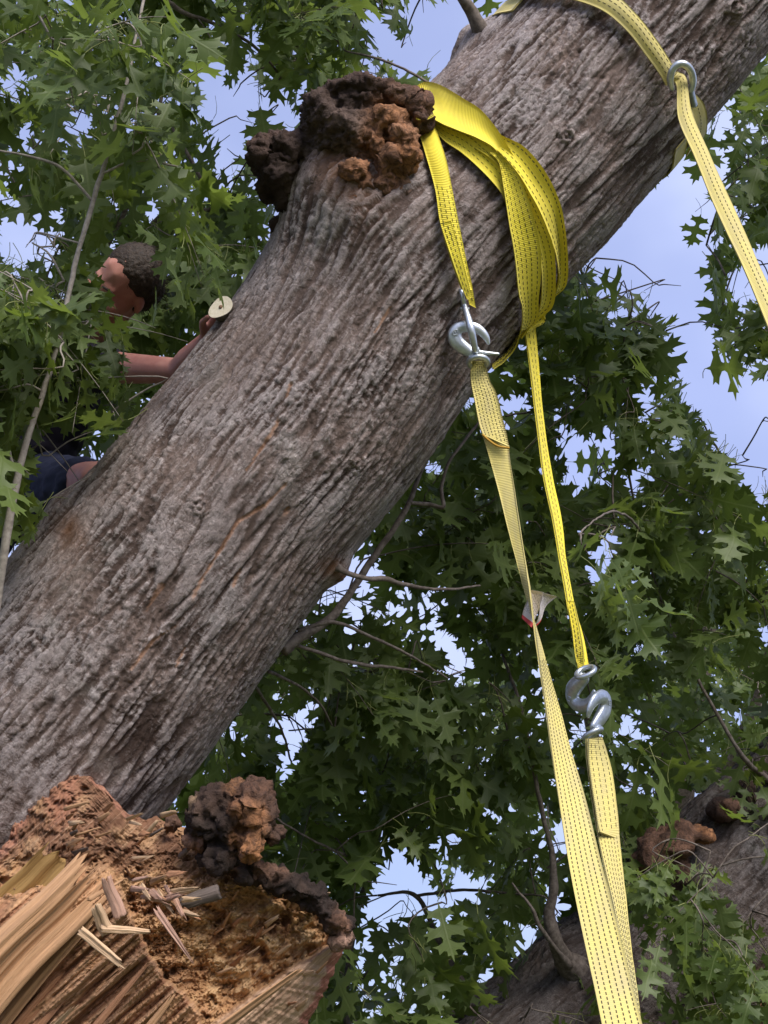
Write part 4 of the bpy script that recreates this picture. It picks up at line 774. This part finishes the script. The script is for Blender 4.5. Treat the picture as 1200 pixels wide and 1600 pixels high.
# ------------------------------------------------------------------ person behind the trunk
man = thing('person', 'person in dark shirt and navy shorts crouching behind the trunk, one arm on it', 'person')
def build_person():
    A_ = lambda x, y, d: at(x, y, d)
    hc = A_(192, 446, 4.48)
    hu = nrm(.42 * AX_R + .62 * AX_U - .55 * AX_F)                     # crown of the bowed head points up, right and a little to us
    hf = -.80 * AX_R - .60 * AX_U - .12 * AX_F; hf = nrm(hf - hu * (hf @ hu)); hs = np.cross(hu, hf)
    hp = lambda s_, f_, u_: hc + 1.12 * (hs * s_ + hf * f_ + hu * u_)
    el = lambda a, b, c_: 1.12 * np.array([hs * a, hf * b, hu * c_])
    B = [(hp(0, -.012, .025), el(.076, .096, .092)), (hp(0, .02, -.03), el(.064, .078, .09)), (hp(0, .045, -.075), el(.045, .05, .045)), (hp(0, .070, .018), el(.05, .016, .014)), (hp(0, .094, -.030), el(.011, .018, .016)), (hp(0, .084, -.010), el(.008, .012, .028)),
         (hp(0, .083, -.072), el(.024, .012, .007)), (hp(0, .083, -.084), el(.021, .011, .007)), (hp(.078, -.012, -.012), el(.008, .016, .03)), (hp(-.078, -.012, -.012), el(.008, .016, .03)), (hp(.045, .062, -.03), el(.024, .022, .02)), (hp(-.045, .062, -.03), el(.024, .022, .02))]
    neck = A_(120, 545, 4.58); chest = A_(85, 610, 4.62); waist = A_(50, 715, 4.64); pel = A_(45, 775, 4.62)
    shR = A_(138, 572, 4.50); elR = A_(280, 580, 4.28); wrR = A_(324, 532, 4.16); shL = A_(30, 570, 4.72); elL = A_(-60, 690, 4.6); wrL = A_(-50, 800, 4.4)
    hipR = A_(75, 765, 4.50); knR = A_(150, 752, 4.16); anR = A_(150, 930, 4.40); hipL = A_(0, 790, 4.66); knL = A_(-60, 900, 4.45); anL = A_(-60, 1110, 4.7)
    B += bone(hp(0, -.03, -.05), .058, neck, .062) + bone(neck, .07, chest, .13) + bone(chest, .135, waist, .125) + bone(waist, .13, pel, .135) + bone(neck, .06, shR, .062) + bone(neck, .06, shL, .062) + bone(chest, .11, shR, .07) + bone(chest, .11, shL, .07)
    B += bone(shR, .060, shR + (elR - shR) * .45, .050) + bone(shR + (elR - shR) * .45, .050, elR, .041) + bone(elR, .041, elR + (wrR - elR) * .35, .043) + bone(elR + (wrR - elR) * .35, .043, wrR, .029) + bone(shL, .055, elL, .042) + bone(elL, .042, wrL, .028)
    B += bone(pel, .11, hipR, .095) + bone(hipR, .09, knR, .062) + bone(knR, .06, anR, .040) + bone(pel, .11, hipL, .095) + bone(hipL, .09, knL, .062) + bone(knL, .06, anL, .04)
    for an in (anR, anL): B += bone(an, .04, an + np.array([.03, -.17, -.05]), .03)
    # right hand laid over the trunk's back by the sawn stub: palm, four fingers, thumb
    def hand(wr, fw, nor, k=1.0):
        fw = nrm(fw); nor = nrm(nor - fw * (nor @ fw)); sd_ = np.cross(fw, nor); o = []
        for s_ in (-.028, -.009, .010, .028): o += bone(wr + sd_ * s_ * .5, .017, wr + fw * .085 + sd_ * s_, .0125)
        for s_, ln in ((-.030, .072), (-.010, .082), (.011, .078), (.031, .060)):
            p0 = wr + fw * .085 + sd_ * s_; p1 = p0 + (fw * .9 + nor * .25) * ln * .45; p2 = p1 + (fw * .45 + nor * .85) * ln * .33; p3 = p2 + (fw * .1 + nor * .95) * ln * .25
            o += bone(p0, .0098, p1, .009) + bone(p1, .009, p2, .0082) + bone(p2, .0082, p3, .0068)
        t0 = wr + fw * .025 - sd_ * .03; t1 = t0 + fw * .035 - sd_ * .03 + nor * .01; t2 = t1 + fw * .032 - sd_ * .006 + nor * .014
        return o + bone(t0, .013, t1, .0115) + bone(t1, .011, t2, .0085)
    B += hand(wrR, at(348, 500, 4.12) - wrR, at(380, 560, 4.0) - wrR)
    B += hand(wrL, np.array([.1, -.2, -1]), np.array([1, 0, 0]))
    me = fuse(B, .0058, 2, 5); me.materials.clear(); me.materials.append(M_SKIN); link('body', me, man)
    # clothes
    sh = bone(neck - nrm(hp(0, 0, 0) - neck) * .02, .083, chest, .15) + bone(chest, .152, waist, .145) + bone(waist, .145, pel, .15) + bone(chest, .125, shR, .085) + bone(chest, .125, shL, .085) + bone(shR, .078, shR + (elR - shR) * .26, .066) + bone(shL, .078, shL + (elL - shL) * .4, .066)
    so_ = bone(pel, .15, hipR, .125) + bone(pel, .15, hipL, .125) + bone(hipR, .118, hipR + (knR - hipR) * .66, .088) + bone(hipL, .118, hipL + (knL - hipL) * .86, .086)
    for nm, bl, m, sd_ in (('shirt', sh, M_SHIRT, 1.0), ('shorts', so_, M_SHORTS, 6.0)):
        me = fuse(bl, .009, 2, 2); V = get_co(me); N = get_no(me)
        set_co(me, V + N * (.013 * fbm(V[:, 0] * 13 + sd_, V[:, 1] * 13, V[:, 2] * 22, 3))[:, None]); me.materials.clear(); me.materials.append(m); link(nm, me, man)
    # hair: crown and back of the head
    hb = [(hp(0, -.026, .050), el(.084, .088, .080)), (hp(0, -.055, .005), el(.083, .070, .085))]
    me = fuse(hb, .0045, 3, 1); V = get_co(me); N = get_no(me)
    n_ = fbm(V[:, 0] * 60, V[:, 1] * 60, V[:, 2] * 60, 3); set_co(me, V + N * (.005 * n_)[:, None]); me.materials.clear(); me.materials.append(M_HAIR); hr = link('hair', me, man)
    tb = []
    for k in range(1500):
        v = V[random.randrange(len(V))]; d = nrm(v - hp(0, -.04, .03)); e = d * random.uniform(.004, .010) - hf * random.uniform(.008, .02) - hu * .006 + RNG.normal(0, .003, 3)
        tb.append(tube([v - d * .004, v + e * .6, v + e + np.array([0, 0, -.003])], [.0009, .0007, .0003], 3, 4))
    st = link('hair_strands', tubes_mesh('hair_strands', tb, M_HAIR), hr); st['kind'] = 'stuff'
    for s_ in (-1, 1):
        v0, f0 = ico(2); link('eye', mesh_np('eye', v0 * .0095 + hp(s_ * .031, .068, -.006), f0, M_EYE), man)
        V, F, c = tube([hp(s_ * .014, .086, .016), hp(s_ * .032, .084, .021), hp(s_ * .05, .070, .015)], [.003, .0045, .002], 6, 10); link('eyebrow', tubes_mesh('eyebrow', [(V, F, c)], M_HAIR), man)
build_person()

# ------------------------------------------------------------------ foliage: deeply lobed oak leaves
HALF_HI = [(0, 0), (.030, .10), (.15, .135), (.26, .10), (.235, .17), (.30, .235), (.17, .245), (.075, .285), (.060, .335), (.085, .385), (.21, .42), (.385, .365), (.355, .45), (.485, .505), (.365, .53), (.405, .63), (.26, .575), (.11, .565), (.080, .61), (.10, .66),
           (.20, .71), (.345, .725), (.25, .775), (.275, .87), (.15, .815), (.085, .825), (.10, .91), (.03, .90), (0, 1.02)]
HALF_LO = [(0, 0), (.04, .12), (.26, .10), (.29, .235), (.065, .31), (.10, .40), (.38, .37), (.48, .505), (.39, .62), (.085, .60), (.33, .725), (.26, .86), (.085, .825), (0, 1.02)]
from mathutils.geometry import tessellate_polygon
def leaf_tpl(half, mid):
    out = [(x * .84, y) for x, y in half]; rib = [(0, y) for y in mid]
    Rt = out + rib[::-1]; tri = tessellate_polygon([[Vector((x, y, 0)) for x, y in Rt]])
    V = np.array(Rt + [(-x, y) for x, y in out if x > 0]); n = len(Rt); mapx = {}
    k = n
    for i, (x, y) in enumerate(Rt):
        if x > 0: mapx[i] = k; k += 1
        else: mapx[i] = i
    T = []
    for a, b, c in tri:
        p, q, r_ = [Vector((*Rt[i], 0)) for i in (a, b, c)]
        if (q - p).cross(r_ - p).z < 0: b, c = c, b
        T += [(a, b, c), (mapx[a], mapx[c], mapx[b])]
    return V, np.array(T)
TPL_HI = leaf_tpl(HALF_HI, (.2, .4, .6, .8)); TPL_LO = leaf_tpl(HALF_LO, (.3, .6))
PET_N = 4
def leaf_shape(tpl, n, rg, pet=True):
    """n different bent leaves (unit length) with stalks: verts [n, V, 3], tris, uv, stalk face flag"""
    V2, T = tpl; x, y = V2[:, 0][None], V2[:, 1][None]
    fold = rg.uniform(-.05, .42, (n, 1)); curl = rg.normal(.14, .16, (n, 1)); wv = rg.uniform(.0, .05, (n, 1)); ph = rg.uniform(0, 6.3, (n, 1)); tw = rg.normal(0, .22, (n, 1)); ben = rg.normal(0, .12, (n, 1))
    xs = rg.uniform(.85, 1.12, (n, 1)); z = fold * np.abs(x) - curl * y ** 2 + wv * np.sin(y * 9 + ph + x * 5) + tw * x * y - np.abs(x) ** 2 * rg.uniform(0, .9, (n, 1)); X = x * xs + ben * y ** 2
    # side lobes differ a little left and right
    X = X * (1 + .10 * np.sin(y * 13 + ph) * np.sign(x))
    P = np.stack([X, np.broadcast_to(y, X.shape), z], -1); uv = np.broadcast_to(V2, (n,) + V2.shape)
    if pet:
        t = np.linspace(0, 1, PET_N); rad = .0075; ln = .34; arc = rg.normal(.0, .14, (n, 1)); arc2 = rg.normal(.08, .1, (n, 1))
        cx = arc * t[None] ** 2; cy = -ln * t[None] * np.ones((n, 1)); cz = arc2 * t[None] ** 2
        th = np.array([0, 2.1, 4.2]); C = np.stack([cx, cy, cz], -1)[:, :, None, :] + rad * np.stack([np.cos(th), 0 * th, np.sin(th)], -1)[None, None]
        C = C.reshape(n, -1, 3); q = grid_faces(PET_N, 3, True) + len(V2); q = np.vstack([q[:, [0, 1, 2]], q[:, [0, 2, 3]]])
        P = np.concatenate([P, C], 1); uv = np.concatenate([uv, np.broadcast_to(np.array([0.0, -.1]), (n, C.shape[1], 2))], 1); fl = np.concatenate([np.zeros(len(T), int), np.ones(len(q), int)]); T = np.vstack([T, q])
    else: fl = np.zeros(len(T), int)
    return P, T, uv, fl
def in_poly(px, py, poly):
    poly = np.asarray(poly, float); ins = np.zeros(px.shape, bool); j = len(poly) - 1
    for i in range(len(poly)):
        xi, yi, xj, yj = *poly[i], *poly[j]
        if yi != yj: ins ^= ((yi > py) != (yj > py)) & (px < (xj - xi) * (py - yi) / (yj - yi) + xi)
        j = i
    return ins
TRUNK_POLY = [(-400, 1330), (0, 905), (100, 790), (200, 680), (300, 560), (400, 430), (390, 250), (390, 215), (470, 150), (520, 120), (680, 130), (800, 10), (900, -110), (1500, -700), (1500, -150), (1200, 55), (1060, 225), (960, 340), (870, 445), (790, 545), (720, 650), (650, 745), (520, 900), (400, 1070), (250, 1270), (0, 1600), (-400, 1900)]
SKY_POLY = [[(895, 425), (1000, 285), (1058, 255), (1085, 300), (1066, 360), (1095, 430), (1128, 470), (1104, 515), (1106, 575), (1185, 592), (1260, 600), (1260, 765), (1175, 768), (1118, 688), (1062, 610), (1050, 520), (1000, 430), (930, 400)],
            [(545, 20), (580, 75), (600, 95), (690, 125), (735, 70), (700, 0), (650, 20), (640, 70), (610, 60), (590, 10)]]
HOLES = [(372, 200, 24, 62), (330, 150, 22, 26), (345, 245, 16, 20), (28, 125, 22, 30), (48, 215, 26, 22), (120, 205, 28, 22), (25, 375, 34, 42), (85, 345, 18, 22), (190, 300, 22, 18), (235, 320, 18, 22), (395, 60, 22, 14), (340, 60, 12, 16), (440, 200, 14, 20), (385, 140, 14, 14),
         (450, 1160, 22, 44), (475, 1120, 26, 22), (622, 1362, 40, 44), (735, 1390, 26, 24), (640, 1400, 34, 18), (1072, 1242, 22, 16), (1090, 1270, 20, 16), (930, 880, 16, 22), (955, 850, 14, 20), (580, 915, 14, 16), (1060, 245, 16, 22), (905, 700, 26, 14), (950, 690, 20, 18), (1000, 640, 16, 20),
         (860, 1380, 12, 20), (800, 1440, 10, 14), (895, 640, 14, 12), (1130, 190, 16, 18), (1130, 260, 18, 20), (960, 930, 12, 12), (985, 975, 14, 10), (850, 1010, 9, 9), (855, 1050, 12, 8), (700, 1010, 8, 10), (530, 880, 8, 8), (105, 790, 10, 14), (35, 870, 14, 10), (880, 545, 10, 16), (820, 590, 8, 10),
         (1090, 120, 10, 14), (1170, 450, 26, 26), (1195, 650, 30, 30), (970, 490, 9, 9), (1010, 735, 18, 14), (1050, 690, 14, 16), (925, 700, 34, 16), (985, 755, 20, 16), (1022, 610, 18, 26), (880, 680, 12, 20), (1040, 770, 12, 12), (910, 760, 12, 16), (955, 640, 10, 12)]
FRONT_CLEAR = [(208, 446, 42, 58), (262, 566, 72, 30), (150, 742, 40, 36), (340, 495, 34, 40), (75, 745, 42, 40), (110, 740, 75, 52), (225, 400, 22, 28)]
def open_sky(px, py):
    m = np.zeros(px.shape, bool)
    for p in SKY_POLY: m |= in_poly(px, py, p)
    wob = 1 + .35 * pn(px * .05, py * .05)
    for x, y, rx, ry in HOLES: m |= ((px - x) / (rx * wob)) ** 2 + ((py - y) / (ry * wob)) ** 2 < 1.15
    return m
def sprays(zones, rg):
    """leafy twigs: returns twig polylines and leaves (base point, direction, normal, length)"""
    tw, BP, DR, NO, LN = [], [], [], [], []
    for (x0, y0, x1, y1, d0, d1, cnt, size, front) in zones:
        for _ in range(cnt):
            b = at(rg.uniform(x0, x1), rg.uniform(y0, y1), rg.uniform(d0, d1))
            hd = nrm(rg.normal(0, 1, 3) * np.array([1, 1, .45]) + np.array([0, 0, -.25])); Lg = rg.uniform(.16, .34) * (size / .14)
            pts = [b + hd * Lg * t + np.array([0, 0, -.10 * Lg * t * t * 2]) for t in (0, .35, .7, 1.0)]
            n = int(rg.integers(7, 13)); keepers = []
            for k in range(n):
                t = .12 + .88 * (k + rg.uniform(0, .5)) / n; i = min(2, int(t * 3)); p = b + hd * Lg * t + np.array([0, 0, -.2 * Lg * t * t])
                az = k * 2.4 + rg.uniform(-.4, .4); s1 = nrm(np.cross(hd, [0.1, .2, 1])); s2 = np.cross(hd, s1); side = s1 * math.cos(az) + s2 * math.sin(az)
                dr = nrm(side * .75 + hd * .45 + np.array([0, 0, -.95]) + rg.normal(0, .28, 3)); no = rg.normal(0, 1, 3) + np.array([0, -.25, .55]); no = nrm(no - dr * (no @ dr))
                ln = size * rg.uniform(.66, 1.2); keepers.append((p + dr * ln * .30, dr, no, ln))
            K = np.array([q[0] + q[1] * q[3] * .5 for q in keepers]); K1 = np.array([q[0] + q[1] * q[3] * .95 for q in keepers]); K0 = np.array([q[0] + q[1] * q[3] * .1 for q in keepers])
            bad = np.zeros(n, bool)
            for kk in (K0, K, K1):
                px, py, _ = proj(kk); bad |= open_sky(px, py)
                if front == 2: bad |= (((px - 912) / 48) ** 2 + ((py - 1080) / 120) ** 2 < 1) | (px < 874) | ((py < 850) & (px < 890))
                if front == 1:
                    bad |= in_poly(px, py, TRUNK_POLY)
                    for x, y, rx, ry in FRONT_CLEAR: bad |= ((px - x) / rx) ** 2 + ((py - y) / ry) ** 2 < 1
            good = [q for q, bb in zip(keepers, bad) if not bb]
            if not good: continue
            tp = np.array(pts); sx, sy, _ = proj(tp); os_ = open_sky(sx, sy); tw.append(tp if not os_.any() else np.array([b + (tp[-1] - b) * .25 * k_ / 3 for k_ in range(4)]))
            for q in good: BP.append(q[0]); DR.append(q[1]); NO.append(q[2]); LN.append(q[3])
    return tw, np.array(BP), np.array(DR), np.array(NO), np.array(LN)
def foliage(owner, key, zones, seed, nsingle, hi_depth=6.2, twig_mat=M_TWIG, extra=()):
    rg = np.random.default_rng(seed); tw, BP, DR, NO, LN = sprays(zones, rg)
    for (xa, ya, xb, yb, dpt) in extra:          # single leaves on a twig of their own
        p, q = at(xa, ya, dpt), at(xb, yb, dpt - .03); ln = np.linalg.norm(q - p); dr = (q - p) / ln; no = -AX_F + rg.normal(0, .35, 3); no = nrm(no - dr * (no @ dr))
        BP = np.vstack([BP, p]); DR = np.vstack([DR, dr]); NO = np.vstack([NO, no]); LN = np.append(LN, ln); tw.append(np.array([p - dr * ln * (.5 - .05 * k_) for k_ in range(4)]))
    # join every twig to the branch work
    nodes = np.vstack(skel[key]); order = np.argsort([np.min(((nodes - t[0]) ** 2).sum(1)) for t in tw]); tb = []
    NB = np.zeros((len(nodes) + 4 * len(tw), 3)); k = len(nodes); NB[:k] = nodes
    for i in order:
        t = tw[i]; dist = ((NB[:k] - t[0]) ** 2).sum(1); cand = np.argsort(dist)[:40]
        mids = (NB[cand][:, None] * np.array([.25, .5, .75])[None, :, None] + t[0] * np.array([.75, .5, .25])[None, :, None]).reshape(-1, 3); mx_, my_, _ = proj(mids); op_ = open_sky(mx_, my_)
        if key == 'sap':
            for x, y, rx, ry in FRONT_CLEAR: op_ |= ((mx_ - x) / rx) ** 2 + ((my_ - y) / ry) ** 2 < 1.2
        op = op_.reshape(-1, 3).any(1)
        q = NB[cand[int(np.argmin(op))]]; l = np.linalg.norm(t[0] - q); mid = (t[0] + q) / 2 + rg.normal(0, .06, 3) * l + np.array([0, 0, .10 * l])
        path = np.vstack([q, mid, t]); r0 = .0030 + .004 * min(1, l); tb.append(tube(path, np.linspace(r0, .0011, len(path)), 4, 14)); NB[k:k + 4] = t; k += 4
    o = link('twigs', tubes_mesh('twigs', tb, twig_mat), owner); o['kind'] = 'stuff'
    XA = nrm(np.cross(DR, NO)); n = len(BP); FR = np.stack([XA, DR, NO], 1) * LN[:, None, None]       # rows: x, y, z
    px, py, dd = proj(BP + DR * LN[:, None] * .5); infr = (px > 10) & (px < 1190) & (py > 10) & (py < 1590) & ~in_poly(px, py, TRUNK_POLY)
    view = nrm(BP - CAM); facing = np.abs((NO * view).sum(1)); score = np.where(infr, facing * (LN / dd) ** 2 / dd ** 3, -1); top = np.argsort(-score)[:nsingle]; top = top[score[top] > 0]
    Pv, T, uv, fl = leaf_shape(TPL_HI, 10, np.random.default_rng(seed + 1)); var = []
    for k in range(10):
        me = mesh_np('leaf', Pv[k], T, M_LEAF); me.materials.append(M_PET); me.polygons.foreach_set('material_index', fl.astype(np.int32)); uv_pt(me, uv[k]); var.append(me)
    for c, i in enumerate(top):
        ob = bpy.data.objects.new('leaf', var[c % 10]); COL.objects.link(ob); ob.parent = owner
        M = np.eye(4); M[:3, :3] = FR[i].T; M[:3, 3] = BP[i]; ob.matrix_world = Matrix(M.tolist())
    rest = np.setdiff1d(np.arange(n), top); Vs, Fs, UV, TI, MI, off = [], [], [], [], [], 0
    for tpl, idx in ((TPL_HI, rest[dd[rest] < hi_depth]), (TPL_LO, rest[dd[rest] >= hi_depth])):
        if not len(idx): continue
        Pv, T, uv, fl = leaf_shape(tpl, len(idx), rg, True); W = np.einsum('nvk,nkj->nvj', Pv, FR[idx]) + BP[idx][:, None]; nv = Pv.shape[1]
        Vs.append(W.reshape(-1, 3)); Fs.append((T[None] + (np.arange(len(idx)) * nv)[:, None, None] + off).reshape(-1, 3)); UV.append(uv.reshape(-1, 2)); TI.append(np.repeat(rg.random(len(idx)), nv)); MI.append(np.tile(fl, len(idx))); off += len(idx) * nv
    me = mesh_np('foliage', np.vstack(Vs), np.vstack(Fs), M_LEAF); me.materials.append(M_PET); me.polygons.foreach_set('material_index', np.concatenate(MI).astype(np.int32)); attr_f(me, 'tint', np.concatenate(TI)); uv_pt(me, np.vstack(UV))
    o = link('foliage', me, owner); o['kind'] = 'stuff'
    print('foliage', key, 'leaves', n, 'single', len(top), 'sprays', len(tw))
# zones: x0, y0, x1, y1, depth0, depth1, sprays, leaf size, in front of the leaning trunk?
foliage(oak, 'oak', [(-250, -250, 470, 330, 4.9, 6.2, 112, .200, 0), (120, 280, 470, 720, 4.9, 6.0, 54, .195, 0), (-200, 700, 150, 900, 4.9, 6.0, 12, .18, 0), (360, -150, 720, 150, 4.8, 6.0, 32, .19, 0), (-250, 250, 200, 720, 5.0, 6.0, 44, .195, 0),
                     (560, 640, 780, 900, 4.6, 5.2, 14, .19, 0), (430, 900, 720, 1100, 4.5, 5.2, 16, .19, 0)], 101, 300)
foliage(oak2, 'oak2', [(640, 580, 1060, 1000, 4.8, 6.1, 58, .195, 0), (260, 980, 900, 1700, 4.7, 6.1, 140, .205, 0), (860, 400, 1040, 640, 4.8, 5.5, 32, .205, 0), (880, 620, 1300, 1240, 4.8, 6.3, 74, .18, 0), (1060, 60, 1330, 420, 5.0, 6.0, 40, .19, 0), (1125, 490, 1300, 575, 4.8, 5.4, 20, .19, 0),
                       (1010, 1300, 1260, 1580, 4.2, 4.75, 24, .15, 0), (900, 820, 990, 880, 3.05, 3.3, 4, .125, 2), (900, 1200, 1100, 1330, 5.3, 6.4, 15, .18, 0)], 202, 300)
foliage(sap, 'sap', [(-160, -120, 250, 250, 3.65, 4.25, 28, .175, 1), (-160, 360, 140, 640, 3.45, 3.95, 26, .165, 1), (80, 430, 160, 520, 3.9, 4.15, 12, .15, 1), (100, 480, 290, 720, 3.8, 4.15, 15, .165, 1), (-160, 620, 70, 760, 3.4, 3.9, 9, .165, 1)], 303, 300, twig_mat=M_STEM, extra=[(92, 418, 158, 462, 4.12), (96, 452, 168, 488, 4.10), (112, 478, 190, 512, 4.08), (150, 498, 216, 540, 4.10), (108, 400, 138, 470, 4.2), (70, 470, 130, 520, 4.0), (84, 400, 150, 440, 4.12), (100, 384, 158, 420, 4.2), (108, 405, 156, 446, 4.16), (118, 432, 178, 470, 4.14)])
foliage(far, 'far', [(820, 760, 1320, 1350, 7.2, 9.0, 110, .17, 0), (420, 1020, 860, 1330, 7.4, 9.0, 30, .17, 0)], 404, 120)
